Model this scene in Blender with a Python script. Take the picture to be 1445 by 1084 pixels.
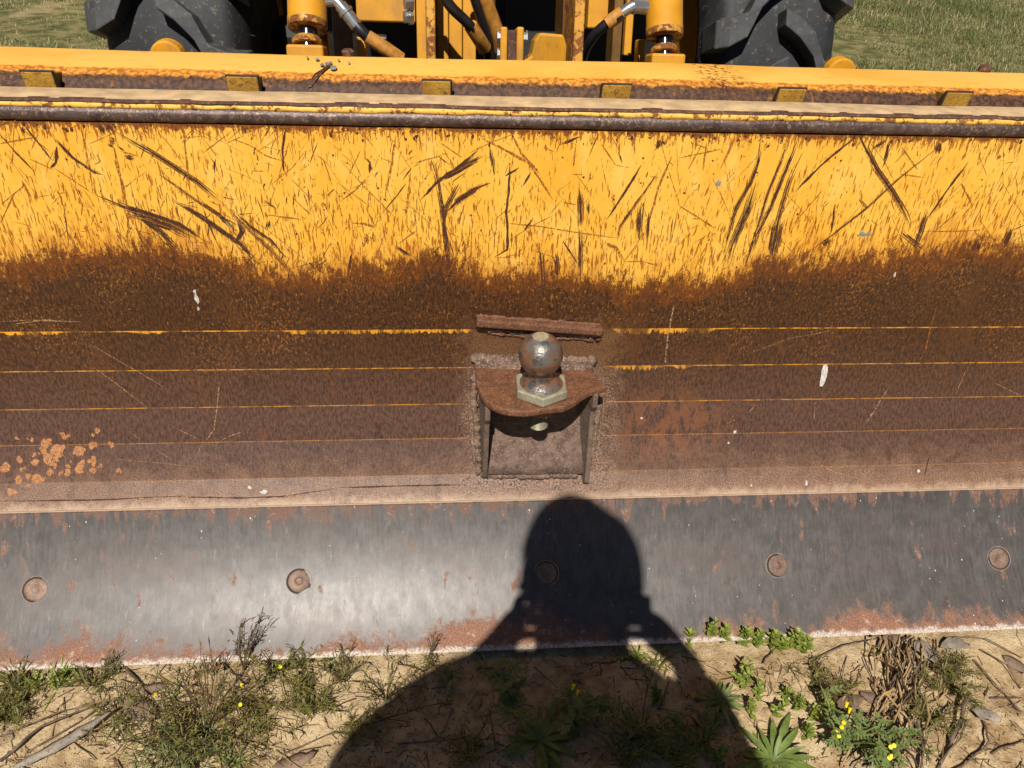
import bpy, bmesh, math, random
import numpy as np
from math import sin, cos, tan, radians, pi, sqrt, atan2, asin
from mathutils import Vector as V, Matrix as M
for o in list(bpy.data.objects): bpy.data.objects.remove(o)
S = bpy.context.scene; COL = S.collection
rnd = random.Random(7)

# ------------------------------------------------------------------ camera
F = 1085.0; YAW, PIT, ROL = radians(6), radians(35), radians(2.8)
C = V((0, -.737, 1.027))
cf = V((sin(YAW)*cos(PIT), cos(YAW)*cos(PIT), -sin(PIT)))
_r = V((cos(YAW), -sin(YAW), 0)); _u = _r.cross(cf)
cR = _r*cos(ROL) + _u*sin(ROL); cU = _u*cos(ROL) - _r*sin(ROL)
cam = bpy.data.cameras.new('camera'); co = bpy.data.objects.new('camera', cam); COL.objects.link(co)
cam.sensor_width = 36; cam.lens = 36*F/1445; cam.clip_start = .004; cam.clip_end = 2000
co.matrix_world = M(((cR.x, cU.x, -cf.x, C.x), (cR.y, cU.y, -cf.y, C.y), (cR.z, cU.z, -cf.z, C.z), (0, 0, 0, 1)))
S.camera = co
def ray(x, y): return (cf*F + cR*(x-722.5) + cU*(542-y)).normalized()
def PY(x, y, Y): d = ray(x, y); return C + d*((Y-C.y)/d.y)          # point seen at a measured spot, at depth Y
def PZ(x, y, Z): d = ray(x, y); return C + d*((Z-C.z)/d.z)
# ------------------------------------------------------------------ sun, sky, exposure
SUN = ray(772, 866)
elev = asin(-SUN.z); azim = atan2(-SUN.x, -SUN.y)
W = bpy.data.worlds.new('World'); S.world = W; W.use_nodes = True
sky = W.node_tree.nodes.new('ShaderNodeTexSky'); sky.sky_type = 'NISHITA'; sky.sun_disc = False
sky.sun_elevation = elev; sky.sun_rotation = azim; sky.altitude = 1500; sky.air_density = .6; sky.dust_density = .3
W.node_tree.links.new(sky.outputs[0], W.node_tree.nodes['Background'].inputs[0])
W.node_tree.nodes['Background'].inputs[1].default_value = .05
sl = bpy.data.lights.new('sun', 'SUN'); sl.energy = 5.0; sl.angle = radians(.53); sl.color = (1, .955, .88)
so = bpy.data.objects.new('sun', sl); COL.objects.link(so); so.location = (0, -3, 6)
so.rotation_euler = SUN.to_track_quat('-Z', 'Y').to_euler()
S.view_settings.view_transform = 'Standard'; S.view_settings.look = 'None'
S.view_settings.exposure = .06; S.view_settings.gamma = 1
S.render.engine = 'CYCLES'; S.cycles.diffuse_bounces = 1; S.cycles.max_bounces = 6

# ------------------------------------------------------------------ helpers
def lin(r, g, b, k=1.0):
    f = lambda c: (c/12.92 if c <= .04045 else ((c+.055)/1.055)**2.4)
    return (f(r/255)*k, f(g/255)*k, f(b/255)*k, 1)

class G:
    def __init__(s, name, rough=.6, metal=0, spec=.5):
        s.m = bpy.data.materials.new(name); s.m.use_nodes = True; s.nt = s.m.node_tree
        s.b = s.nt.nodes['Principled BSDF']; s.set('Roughness', rough); s.set('Metallic', metal); s.set('Specular IOR Level', spec)
    def n(s, t): return s.nt.nodes.new(t)
    def put(s, sock, v):
        if hasattr(v, 'is_linked'): s.nt.links.new(v, sock)
        elif v is not None: sock.default_value = v
    def set(s, k, v): s.put(s.b.inputs[k], v)
    def math(s, op, a, b=None, c=None, clamp=False):
        n = s.n('ShaderNodeMath'); n.operation = op; n.use_clamp = clamp
        s.put(n.inputs[0], a); s.put(n.inputs[1], b)
        if c is not None: s.put(n.inputs[2], c)
        return n.outputs[0]
    def add(s, a, b): return s.math('ADD', a, b)
    def sub(s, a, b): return s.math('SUBTRACT', a, b)
    def mul(s, a, b): return s.math('MULTIPLY', a, b)
    def mx(s, a, b): return s.math('MAXIMUM', a, b)
    def mn(s, a, b): return s.math('MINIMUM', a, b)
    def mix(s, f, a, b):
        n = s.n('ShaderNodeMix'); n.data_type = 'RGBA'
        s.put(n.inputs[0], f); s.put(n.inputs[6], a); s.put(n.inputs[7], b); return n.outputs[2]
    def ss(s, x, lo, hi, a=0., b=1.):
        n = s.n('ShaderNodeMapRange'); n.interpolation_type = 'SMOOTHSTEP'
        if lo > hi: lo, hi, a, b = hi, lo, b, a
        for i, v in enumerate((x, lo, hi, a, b)): s.put(n.inputs[i], v)
        return n.outputs[0]
    def coord(s, k='Object'): return s.n('ShaderNodeTexCoord').outputs[k]
    def map(s, vec, scale=(1, 1, 1), rot=(0, 0, 0), loc=(0, 0, 0)):
        n = s.n('ShaderNodeMapping'); s.put(n.inputs[0], vec)
        n.inputs[1].default_value = loc; n.inputs[2].default_value = rot; n.inputs[3].default_value = scale
        return n.outputs[0]
    def noise(s, vec, scale=5, detail=3, rough=.5, dist=0, col=False):
        n = s.n('ShaderNodeTexNoise'); s.put(n.inputs['Vector'], vec); n.inputs['Scale'].default_value = scale
        n.inputs['Detail'].default_value = detail; n.inputs['Roughness'].default_value = rough; n.inputs['Distortion'].default_value = dist
        return n.outputs[1 if col else 0]
    def voro(s, vec, scale, feature='F1', rand=1):
        n = s.n('ShaderNodeTexVoronoi'); n.feature = feature; s.put(n.inputs['Vector'], vec); n.inputs['Scale'].default_value = scale
        n.inputs['Randomness'].default_value = rand; return n.outputs[0]
    def ramp(s, f, stops):
        n = s.n('ShaderNodeValToRGB'); s.put(n.inputs[0], f); e = n.color_ramp.elements
        while len(e) < len(stops): e.new(.5)
        for el, (p, c) in zip(e, stops): el.position = p; el.color = c
        return n.outputs[0]
    def curve(s, x, pts):
        n = s.n('ShaderNodeFloatCurve'); s.put(n.inputs['Value'], x); c = n.mapping.curves[0]
        while len(c.points) < len(pts): c.points.new(.5, .5)
        for p, (a, b) in zip(c.points, sorted(pts)): p.location = (a, b); p.handle_type = 'VECTOR'
        n.mapping.update(); return n.outputs[0]
    def sep(s, v):
        n = s.n('ShaderNodeSeparateXYZ'); s.put(n.inputs[0], v); return n.outputs
    def attr(s, name):
        n = s.n('ShaderNodeAttribute'); n.attribute_name = name; return n.outputs['Color']
    def rand(s): return s.n('ShaderNodeObjectInfo').outputs['Random']
    def bump(s, h, strength=.4, dist=.002):
        n = s.n('ShaderNodeBump'); n.inputs['Strength'].default_value = strength; n.inputs['Distance'].default_value = dist
        s.put(n.inputs['Height'], h); s.set('Normal', n.outputs[0])
    def col(s, c): s.set('Base Color', c); return s.m

class MB:
    def __init__(s): s.v = []; s.f = []; s.uv = None
    def addv(s, *ps):
        i = len(s.v); s.v += [tuple(p) for p in ps]; return i
    def grid(s, rows, closed=False, cap=False):
        nr, nc = len(rows), len(rows[0]); b = len(s.v)
        for r in rows: s.v += [tuple(p) for p in r]
        for i in range(nr-1):
            for j in range(nc if closed else nc-1):
                k = (j+1) % nc
                s.f.append((b+i*nc+j, b+i*nc+k, b+(i+1)*nc+k, b+(i+1)*nc+j))
        if cap:
            s.f.append(tuple(b+j for j in range(nc))[::-1]); s.f.append(tuple(b+(nr-1)*nc+j for j in range(nc)))
        return s
    def box(s, c, size, ax=None):
        ax = ax or (V((1, 0, 0)), V((0, 1, 0)), V((0, 0, 1))); c = V(c)
        h = [a*(z/2) for a, z in zip(ax, size)]; i = len(s.v)
        for dz in (-1, 1):
            for dx, dy in ((-1, -1), (1, -1), (1, 1), (-1, 1)): s.v.append(tuple(c+h[0]*dx+h[1]*dy+h[2]*dz))
        s.f += [(i+3, i+2, i+1, i), (i+4, i+5, i+6, i+7)] + [(i+a, i+(a+1) % 4, i+4+(a+1) % 4, i+4+a) for a in range(4)]
        return s
    def tube(s, pts, rad, n=8, cap=True):
        pts = [V(p) for p in pts]
        if not hasattr(rad, '__len__'): rad = [rad]*len(pts)
        t0 = (pts[1]-pts[0]).normalized(); up = t0.orthogonal().normalized(); rows = []
        for i, p in enumerate(pts):
            t = (pts[min(i+1, len(pts)-1)]-pts[max(i-1, 0)]).normalized()
            up = (up - t*up.dot(t)); up = up.normalized() if up.length > 1e-6 else t.orthogonal().normalized()
            sd = t.cross(up)
            rows.append([p + (up*cos(a)+sd*sin(a))*rad[i] for a in [2*pi*k/n for k in range(n)]])
        return s.grid(rows, closed=True, cap=cap)
    def lathe(s, prof, o, axis, n=24, cap=True):
        axis = V(axis).normalized(); o = V(o); e1 = axis.orthogonal().normalized(); e2 = axis.cross(e1)
        rows = [[o + axis*h + (e1*cos(a)+e2*sin(a))*r for a in [2*pi*k/n for k in range(n)]] for r, h in prof]
        return s.grid(rows, closed=True, cap=cap)
    def prism(s, poly, d):                       # poly: list of points, extruded by vector d
        i = len(s.v); n = len(poly); d = V(d)
        s.v += [tuple(p) for p in poly] + [tuple(V(p)+d) for p in poly]
        s.f += [tuple(range(i+n-1, i-1, -1)), tuple(range(i+n, i+2*n))] + [(i+k, i+(k+1) % n, i+n+(k+1) % n, i+n+k) for k in range(n)]
        return s
    def mesh(s, name):
        me = bpy.data.meshes.new(name); me.from_pydata(s.v, [], s.f); me.update(); return me
    def build(s, name, mat, parent=None, smooth=False, bevel=0, kind=None, noise=None, fix=True):
        me = s.mesh(name)
        if fix:
            bm = bmesh.new(); bm.from_mesh(me); bmesh.ops.recalc_face_normals(bm, faces=bm.faces); bm.to_mesh(me); bm.free()
        me.materials.append(mat)
        if smooth:
            me.polygons.foreach_set('use_smooth', [True]*len(me.polygons))
            if smooth != 'all': me.set_sharp_from_angle(angle=radians(smooth if smooth > 1 else 40))
        o = bpy.data.objects.new(name, me); COL.objects.link(o)
        if parent: o.parent = parent
        if bevel:
            b = o.modifiers.new('bevel', 'BEVEL'); b.width = bevel; b.segments = 2; b.limit_method = 'ANGLE'
        if kind: o['kind'] = kind
        return o

def thing(name, label, cat, loc=(0, 0, 0), group=None):
    o = bpy.data.objects.new(name, None); COL.objects.link(o); o.location = loc; o.empty_display_size = .05
    return tag(o, label, cat, group)
def tag(o, label, cat, group=None):
    o['label'] = label; o['category'] = cat
    if group: o['group'] = group
    return o

def vnoise(x, y, seed=0):
    xi, yi = np.floor(x).astype(np.int64), np.floor(y).astype(np.int64); fx, fy = x-xi, y-yi
    def h(a, b):
        n = (a*374761393 + b*668265263 + seed*974634777) & 0xffffffff
        n = ((n ^ (n >> 13))*1274126177) & 0xffffffff
        return ((n ^ (n >> 16)) & 0xffff)/65535.
    u, v = fx*fx*(3-2*fx), fy*fy*(3-2*fy)
    return (h(xi, yi)*(1-u)+h(xi+1, yi)*u)*(1-v) + (h(xi, yi+1)*(1-u)+h(xi+1, yi+1)*u)*v
def fbm(x, y, oct=4, seed=0):
    t = 0; a = .5
    for k in range(oct): t = t + a*(vnoise(x*2**k+17*k, y*2**k+5*k, seed+k)-.5); a *= .5
    return t

# ------------------------------------------------------------------ blade profile (Y, Z), bottom to top
def nxt(p, ang, row):
    d = ray(722, row); m = d.z/d.y; c, sn = cos(radians(ang)), sin(radians(ang))
    L = (C.z+m*(p[0]-C.y)-p[1])/(sn-m*c); return (p[0]+L*c, p[1]+L*sn)
b0 = PZ(722, 917, .012)
EDGE = [(b0.y, .012)]
for a, row in ((30, 890), (33.5, 866), (37, 842), (40.5, 818), (44, 793), (47.5, 766), (51, 738), (54.5, 706)): EDGE.append(nxt(EDGE[-1], a, row))
FACE = [(EDGE[-1][0]+.004, EDGE[-1][1]-.010)]
for a, row in ((52, 668), (60, 617), (68, 569), (76, 518), (84, 465), (90, 183)): FACE.append(nxt(FACE[-1], a, row))
YF = FACE[-1][0]; ZT = FACE[-1][1]
X0, X1 = -1.13, 1.37
def arc(P):
    s = [0]
    for a, b in zip(P, P[1:]): s.append(s[-1]+math.hypot(b[0]-a[0], b[1]-a[1]))
    return s
SF = arc(FACE); SE = arc(EDGE)
def onface(x, y, P=FACE, SP=SF):
    """photo spot -> (X, s) on the swept profile"""
    d = ray(x, y); best = None
    for i in range(len(P)-1):
        a, b = P[i], P[i+1]; ty, tz = b[0]-a[0], b[1]-a[1]
        den = d.y*tz-d.z*ty
        t = ((a[0]-C.y)*tz-(a[1]-C.z)*ty)/den
        q = C+d*t; k = ((q.y-a[0])*ty+(q.z-a[1])*tz)/(ty*ty+tz*tz)
        if -.001 <= k <= 1.001 or (i == 0 and k < 0) or (i == len(P)-2 and k > 1): best = (q.x, SP[i]+k*(SP[i+1]-SP[i]))
    return best
def frompos(X, s, off=0, P=FACE, SP=SF):
    i = 0
    while i < len(P)-2 and s > SP[i+1]: i += 1
    k = (s-SP[i])/(SP[i+1]-SP[i]); a, b = P[i], P[i+1]
    L = SP[i+1]-SP[i]; n = (-(b[1]-a[1])/L, (b[0]-a[0])/L)
    return V((X, a[0]+k*(b[0]-a[0])+n[0]*off, a[1]+k*(b[1]-a[1])+n[1]*off))

# ------------------------------------------------------------------ materials
YEL = lin(243, 186, 72); YEL2 = lin(240, 174, 54); YELP = lin(250, 204, 108)
RUD = lin(50, 30, 18); RUM = lin(84, 51, 27); RUO = lin(136, 86, 42); RUL = lin(178, 128, 92); BRN = lin(84, 54, 38)
SX = 1/2.6
def m_face():
    g = G('worn_blade_paint'); uv = g.coord('UV'); u, v, _ = g.sep(uv)
    pts = [(0, 372), (60, 362), (110, 350), (170, 352), (230, 345), (300, 362), (350, 372), (400, 388), (470, 380), (530, 376), (570, 372), (615, 352), (650, 376), (700, 390), (760, 380),
           (800, 388), (850, 390), (890, 402), (930, 396), (1000, 398), (1040, 386), (1085, 362), (1110, 372), (1150, 364), (1220, 364), (1290, 356), (1350, 346), (1390, 342), (1440, 352)]
    cp = [onface(*p) for p in pts]
    cp = [((X+1.2)*SX, (s-.2)/.4) for X, s in cp]
    cp = [(0, cp[0][1])]+cp+[(1, cp[-1][1])]
    bd = g.math('MULTIPLY_ADD', g.curve(g.mul(g.add(u, 1.2), SX), cp), .4, .2)
    dv = g.sub(v, bd)                                                   # metres above the rust line
    st1 = g.noise(g.map(uv, (110, 36, 1), (0, 0, .10)), 1, 5, .74, .6)
    st2 = g.noise(g.map(uv, (300, 110, 1), (0, 0, .2)), 1, 3, .7)
    big = g.noise(g.map(uv, (9, 6, 1)), 1, 3, .55)
    sp = g.noise(uv, 430, 4, .75)
    sp2 = g.noise(g.map(uv, (300, 170, 1), (0, 0, -.2)), 1, 3, .7)
    # yellow paint with fine wear
    y = g.mix(g.ss(big, .35, .7), YEL, YEL2)
    y = g.mix(g.mul(g.ss(st1, .55, .72), .35), y, lin(222, 132, 22))
    y = g.mix(g.mul(g.ss(g.noise(g.map(uv, (30, 12, 1)), 1, 5, .7), .48, .70), .55), y, YELP)
    tickamt = g.add(g.ss(dv, .22, -.005, .026, .115), g.ss(v, SF[-1]-.03, SF[-1], 0, .13))
    tk1 = g.noise(g.map(uv, (300, 42, 1), (0, 0, .35)), 1, 3, .6)
    tk2 = g.noise(g.map(uv, (330, 34, 1), (0, 0, -.5)), 1, 3, .6)
    ticks = g.mx(g.ss(g.add(tk1, tickamt), .665, .70), g.ss(g.add(tk2, tickamt), .685, .72))
    y = g.mix(g.mul(ticks, .85), y, g.mix(g.ss(sp, .4, .6), lin(122, 58, 12), lin(168, 90, 14)))
    # rust
    r = g.mix(g.ss(st2, .38, .62), RUD, RUM)
    r = g.mix(g.ss(g.add(sp2, g.mul(g.sub(big, .5), .35)), .56, .68), r, RUO)
    r = g.mix(g.mul(g.ss(g.noise(g.map(uv, (14, 5, 1), loc=(3, 1, 0)), 1, 4, .6), .5, .72), .55), r, lin(96, 58, 28))
    flk = g.ss(g.add(g.noise(g.map(uv, (260, 90, 1), (0, 0, -.15), (5, 2, 0)), 1, 3, .65), g.ss(dv, -.19, .02, -.04, .06)), .665, .70)
    r = g.mix(g.mul(flk, .6), r, lin(190, 130, 44))
    low = g.ss(g.add(v, g.mul(g.sub(st1, .5), .14)), .30, .13)
    brn = g.mix(g.ss(st2, .35, .65), lin(62, 43, 34), lin(98, 68, 52))
    brn = g.mix(g.mul(g.ss(sp, .56, .70), .7), brn, lin(136, 92, 60))
    r = g.mix(low, r, brn)
    lowest = g.ss(g.add(v, g.mul(g.sub(g.noise(g.map(uv, (28, 30, 1)), 1, 6, .75), .5), .16)), .10, -.005)
    pale = g.mix(g.ss(sp, .38, .64), lin(104, 76, 60), lin(166, 128, 100))
    r = g.mix(g.mul(lowest, .85), r, pale)  # dusty tan, plus sunlight on the lowest facets put into the colour
    r = g.mix(g.mul(g.ss(g.add(v, g.mul(g.sub(g.noise(g.map(uv, (45, 40, 1)), 1, 6, .8), .5), .05)), .022, .0), .7), r, lin(196, 168, 140))
    # orange scale to the right of the hitch
    uo, vo = onface(945, 600)
    du = g.math('DIVIDE', g.sub(u, uo), .12); dw = g.math('DIVIDE', g.sub(v, vo), .07)
    rr = g.math('SQRT', g.add(g.mul(du, du), g.mul(dw, dw)))
    pt = g.mul(g.ss(rr, 1.2, .3), g.ss(g.noise(g.map(uv, (50, 26, 1)), 1, 4, .65), .46, .54))
    r = g.mix(g.mul(pt, .55), r, lin(128, 80, 50))
    m = g.add(g.math('DIVIDE', dv, .030), g.mul(g.sub(st1, .5), 3.4))
    m = g.add(m, g.mul(g.sub(st2, .5), 1.8)); m = g.add(m, g.mul(g.sub(sp, .5), 2.0)); m = g.add(m, g.mul(g.sub(g.noise(g.map(uv, (30, 22, 1), loc=(1, 4, 0)), 1, 4, .6), .5), 2.4))
    rm = g.ss(m, .38, -.38)
    stain = g.ss(g.add(g.math('DIVIDE', dv, .085), g.mul(g.sub(g.noise(g.map(uv, (34, 12, 1), loc=(6, 0, 0)), 1, 5, .72), .5), 2.6)), .55, -.25)
    y = g.mix(g.mul(stain, .55), y, g.mix(g.ss(sp, .35, .65), lin(196, 112, 28), lin(150, 80, 22)))
    tf = g.ss(g.add(g.sub(v, SF[-1]-.004), g.mul(g.sub(g.noise(g.map(uv, (70, 40, 1)), 1, 5, .75), .5), .045)), -.0015, .0015)
    y = g.mix(g.mul(tf, .92), y, g.mix(g.ss(sp, .4, .6), lin(84, 42, 18), lin(140, 76, 28)))
    blo = g.noise(g.map(uv, (22, 14, 1), loc=(2, 7, 0)), 1, 5, .7)
    r = g.mix(g.mul(g.ss(blo, .42, .30), .55), r, lin(44, 27, 17)); r = g.mix(g.mul(g.ss(blo, .58, .74), .45), r, lin(124, 76, 40))
    c = g.mix(rm, y, r)
    # orange-red halo where paint breaks away
    c = g.mix(g.mul(g.mul(g.ss(m, -1.6, -.2), g.ss(m, .25, -.1)), .6), c, lin(124, 66, 20))
    # bare spatter round the hitch weld
    uc, vc = onface(762, 572)
    hm = g.mx(g.math('ABSOLUTE', g.math('DIVIDE', g.sub(u, uc), .125)), g.math('ABSOLUTE', g.math('DIVIDE', g.sub(v, vc-.005), .145)))
    hm = g.ss(g.add(hm, g.mul(g.sub(g.noise(uv, 45, 4, .65), .5), .9)), 1.12, .75)
    halo = g.mix(g.ss(g.noise(uv, 330, 3, .7), .42, .60), lin(74, 52, 38), lin(158, 132, 110))
    halo = g.mix(g.mul(g.ss(g.noise(uv, 120, 3, .6), .5, .62), .7), halo, lin(132, 80, 42))
    hup = g.ss(v, vc+.02, vc+.10)
    halo = g.mix(hup, halo, g.mix(g.ss(sp, .4, .6), lin(80, 54, 36), lin(128, 92, 60)))
    c = g.mix(g.mul(hm, .8), c, halo)
    # paint left in the press-brake creases
    gate = g.noise(g.map(uv, (40, 9, 1)), 1, 5, .75); ln = None
    for k, (i, w0) in enumerate(((5, .0010), (4, .0008), (3, .0006), (2, .0004), (1, .0003))):
        d = g.add(g.sub(SF[i], v), g.mul(g.sub(g.noise(g.map(uv, (25, 0, 1), loc=(k*3, k, 0)), 1, 3, .6), .5), .0016))
        w = w0
        if k < 2:
            wide = None
            for (xa, xb, a) in ((400, 668, .0052), (864, 1010, .0085), (0, 90, .004), (180, 240, .003)) if k == 0 else ((866, 945, .007), (955, 985, .005)):
                ua, ub = onface(xa, 468)[0], onface(xb, 468)[0]
                t = g.mul(g.ss(g.math('ABSOLUTE', g.sub(u, (ua+ub)/2)), (ub-ua)/2, (ub-ua)/2-.012), a)
                wide = t if wide is None else g.mx(wide, t)
            w = g.add(w0, g.mul(wide, g.ss(g.noise(g.map(uv, (170, 8, 1)), 1, 4, .7), .36, .60)))
        mk = g.mul(g.ss(g.sub(d, w), .0006, -.0003), g.ss(d, -.0010, -.0003))
        mk = g.mul(mk, g.ss(gate, .40, .58, .10, .95-.19*k))
        ln = mk if ln is None else g.mx(ln, mk)
    inb = g.mul(g.ss(u, onface(655, 520)[0], onface(672, 520)[0]), g.ss(u, onface(868, 520)[0], onface(850, 520)[0]))
    ln = g.mul(ln, g.sub(1, inb))
    c = g.mix(g.mul(ln, .85), c, lin(246, 170, 44))
    # white flecks
    wf = g.ss(g.noise(uv, 150, 2, .5), .79, .81)
    c = g.mix(g.mul(wf, g.ss(v, .16, .05)), c, lin(215, 200, 180))
    g.set('Roughness', g.ss(rm, 0, 1, .50, .40)); g.set('Specular IOR Level', .45)
    h = g.add(g.mul(rm, g.mul(sp, .6)), g.mul(ticks, -.4)); h = g.add(h, g.mul(rm, -.5)); h = g.add(h, g.mul(hm, g.noise(uv, 220, 3, .7)))
    g.bump(h, .32, .0010)
    return g.col(c)

def m_edge():
    g = G('polished_cutting_edge'); uv = g.coord('UV'); u, v, _ = g.sep(uv); T = SE[-1]
    st = g.noise(g.map(uv, (240, 34, 1)), 1, 4, .72); st2 = g.noise(g.map(uv, (50, 14, 1)), 1, 4, .7)
    big = g.noise(g.map(uv, (5, 12, 1)), 1, 4, .6); sp = g.noise(uv, 300, 3, .65)
    c = g.mix(g.add(g.mul(g.ss(st, .3, .7), .5), g.mul(g.ss(g.noise(g.map(uv, (40, 30, 1)), 1, 5, .7), .35, .65), .5)), lin(68, 63, 60), lin(98, 92, 88))
    c = g.mix(g.mul(g.ss(g.noise(g.map(uv, (90, 22, 1)), 1, 5, .75), .58, .74), .40), c, lin(150, 144, 138))
    c = g.mix(g.mul(g.ss(big, .45, .7), .5), c, lin(92, 78, 72))
    # rust creeping from both edges
    topr = g.add(g.mul(g.sub(st2, .5), .22), g.mul(g.sub(big, .5), .10))
    rt = g.ss(g.sub(g.add(g.sub(v, T-.018), topr), 0), .0, .022)
    rb = g.ss(g.add(g.sub(.034, v), g.add(g.mul(g.sub(g.noise(g.map(uv, (34, 24, 1), loc=(4, 0, 0)), 1, 6, .75), .5), .16), g.mul(g.sub(g.noise(g.map(uv, (3.4, 2, 1), loc=(1.3, 0, 0)), 1, 2, .5), .5), .26))), -.01, .034)
    rs = g.ss(g.noise(g.map(uv, (34, 14, 1), loc=(9, 0, 0)), 1, 5, .7), .60, .68)
    rust = g.mx(g.mul(rt, .75), g.mx(rb, g.mul(rs, .7)))
    rust = g.mul(rust, g.ss(g.noise(uv, 130, 4, .7), .30, .48))
    rc = g.mix(g.ss(g.noise(uv, 420, 4, .75), .38, .62), lin(112, 72, 52), lin(160, 112, 84)); rc = g.mix(g.mul(g.ss(g.noise(uv, 60, 5, .75), .54, .66), .6), rc, lin(196, 168, 148))
    c = g.mix(rust, c, rc)
    dk = g.ss(g.sub(v, T-.05), 0, .05)
    c = g.mix(g.mul(dk, .35), c, lin(62, 56, 54))
    # pale bruised lip along the ground, sunlit top arris painted pale
    lip = g.ss(g.add(v, g.mul(g.sub(g.noise(g.map(uv, (70, 50, 1)), 1, 5, .8), .5), .030)), .0105, .0030)
    c = g.mix(lip, c, g.mix(g.ss(sp, .35, .6), lin(150, 128, 112), lin(206, 192, 178)))
    lit_arris = g.ss(v, T-.0022, T-.0008)
    c = g.mix(g.mul(lit_arris, .8), c, lin(200, 176, 148))
    dots = g.ss(g.add(g.voro(g.map(uv, (85, 60, 1)), 1), g.mul(g.noise(uv, 25, 3, .6), .22)), .20, .14); dots = g.mul(dots, g.ss(g.noise(uv, 22, 2, .5), .50, .58))
    c = g.mix(g.mul(dots, .85), c, lin(222, 216, 208))
    dull = g.mx(rust, g.mx(lip, dots))
    g.set('Metallic', g.ss(dull, 0, 1, .16, 0)); g.set('Roughness', g.add(g.ss(dull, 0, 1, .43, .75), g.add(g.mul(g.sub(st, .5), .10), g.mul(g.sub(g.noise(g.map(uv, (60, 25, 1)), 1, 5, .75), .5), .20))))
    g.set('Specular IOR Level', .46)
    g.bump(g.add(g.mul(st, .25), g.add(g.mul(rust, sp), g.mul(g.noise(uv, 420, 3, .7), .4))), .22, .0006)
    return g.col(c)

def m_paint(name, base, dark=None, rustamt=.1, rough=.45, sc=1, rustcol=(92, 48, 22)):
    g = G(name, rough); p = g.coord('Object'); n1 = g.noise(p, 14*sc, 4, .6); n2 = g.noise(g.map(p, (1, 1, .35)), 130*sc, 4, .65); n3 = g.noise(p, 60*sc, 4, .7)
    c = g.mix(g.ss(n1, .35, .7), base, dark or tuple(b*.78 for b in base[:3])+(1,))
    k = g.ss(g.add(n3, g.mul(g.sub(n1, .5), .5)), .80-rustamt*1.3, .86-rustamt*1.3)
    c = g.mix(g.mul(k, .9), c, g.mix(g.ss(n2, .4, .6), lin(*rustcol), lin(rustcol[0]*1.35, rustcol[1]*1.35, rustcol[2]*1.3)))
    c = g.mix(g.mul(g.ss(n2, .62, .70), .45), c, lin(150, 92, 36)); c = g.mix(g.mul(g.ss(g.noise(g.map(p, (1, 1, .3)), 22*sc, 5, .75), .50, .68), .5), c, lin(150, 112, 62))
    g.bump(g.add(g.mul(k, -.6), g.mul(n2, .25)), .35, .0015)
    g.set('Roughness', g.ss(k, 0, 1, rough, .85))
    return g.col(c)
def m_beam():
    g = G('beam_paint'); p = g.coord('Object'); x, y, z = g.sep(p)
    n = g.noise(g.map(p, (70, 40, 40)), 1, 5, .75); f = g.noise(p, 170, 3, .65); big = g.noise(p, 5, 3, .5)
    c = g.mix(g.ss(big, .4, .7), lin(248, 188, 88), lin(240, 170, 62))
    sc = g.ss(g.noise(g.map(p, (40, 220, 60), (0, 0, .6)), 1, 4, .65), .62, .70)
    c = g.mix(g.mul(sc, .6), c, lin(150, 86, 34))
    # front corner rubbed to bare rust
    fr = g.add(g.math('DIVIDE', g.sub(YB0+.040, y), .016), g.mul(g.sub(n, .5), 1.6))
    c = g.mix(g.ss(fr, .2, .7), c, g.mix(g.ss(f, .4, .6), lin(222, 156, 60), lin(172, 98, 36)))
    fr2 = g.add(g.math('DIVIDE', g.sub(YB0+.022, y), .013), g.mul(g.sub(n, .5), 1.6))
    rc = g.mix(g.ss(f, .38, .64), lin(58, 36, 24), lin(100, 66, 42))
    rc = g.mix(g.mul(g.ss(n, .58, .70), .6), rc, lin(176, 116, 44))
    c = g.mix(g.ss(fr2, .2, .6), c, rc)
    xr = PY(1010, 92, YB0+.09).x
    ch = g.mul(g.ss(g.math('ABSOLUTE', g.sub(x, xr)), .05, .01), g.ss(g.noise(p, 150, 4, .7), .52, .56))
    c = g.mix(ch, c, lin(92, 52, 30))
    g.set('Roughness', .62); g.set('Specular IOR Level', .3); g.bump(f, .3, .001); return g.col(c)
def m_rust(name, a, b, c3, sc=1, rough=.8, metal=0, bs=.6):
    g = G(name, rough, metal); p = g.coord('Object'); n1 = g.noise(p, 40*sc, 4, .65); n2 = g.noise(p, 190*sc, 4, .7); n3 = g.noise(p, 420*sc, 2, .6)
    c = g.mix(g.ss(n1, .35, .65), a, b); c = g.mix(g.mul(g.ss(n2, .52, .66), .8), c, c3)
    c = g.mix(g.mul(g.ss(n3, .60, .70), .5), c, tuple(x*.3 for x in a[:3])+(1,))
    g.bump(g.add(n2, g.mul(n3, .5)), bs, .0016); return g.col(c)
def m_plain(name, c, rough=.5, metal=0, var=.25, sc=30, bump=0):
    g = G(name, rough, metal); n = g.noise(g.coord('Object'), sc, 4, .6)
    d = tuple(x*(1-var*1.6) for x in c[:3])+(1,); l = tuple(min(1, x*(1+var)) for x in c[:3])+(1,)
    if bump: g.bump(n, bump, .002)
    return g.col(g.mix(g.ss(n, .3, .7), d, l))
def m_scratch(name, a, b, hole=.40):
    g = G(name, .8); p = g.coord('Object'); n = g.noise(p, 230, 4, .7); h = g.noise(g.map(p, (1, 1, .35)), 520, 3, .7)
    c = g.mix(g.ss(n, .35, .65), a, b); g.set('Alpha', g.ss(h, hole-.05, hole+.08)); return g.col(c)
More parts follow.
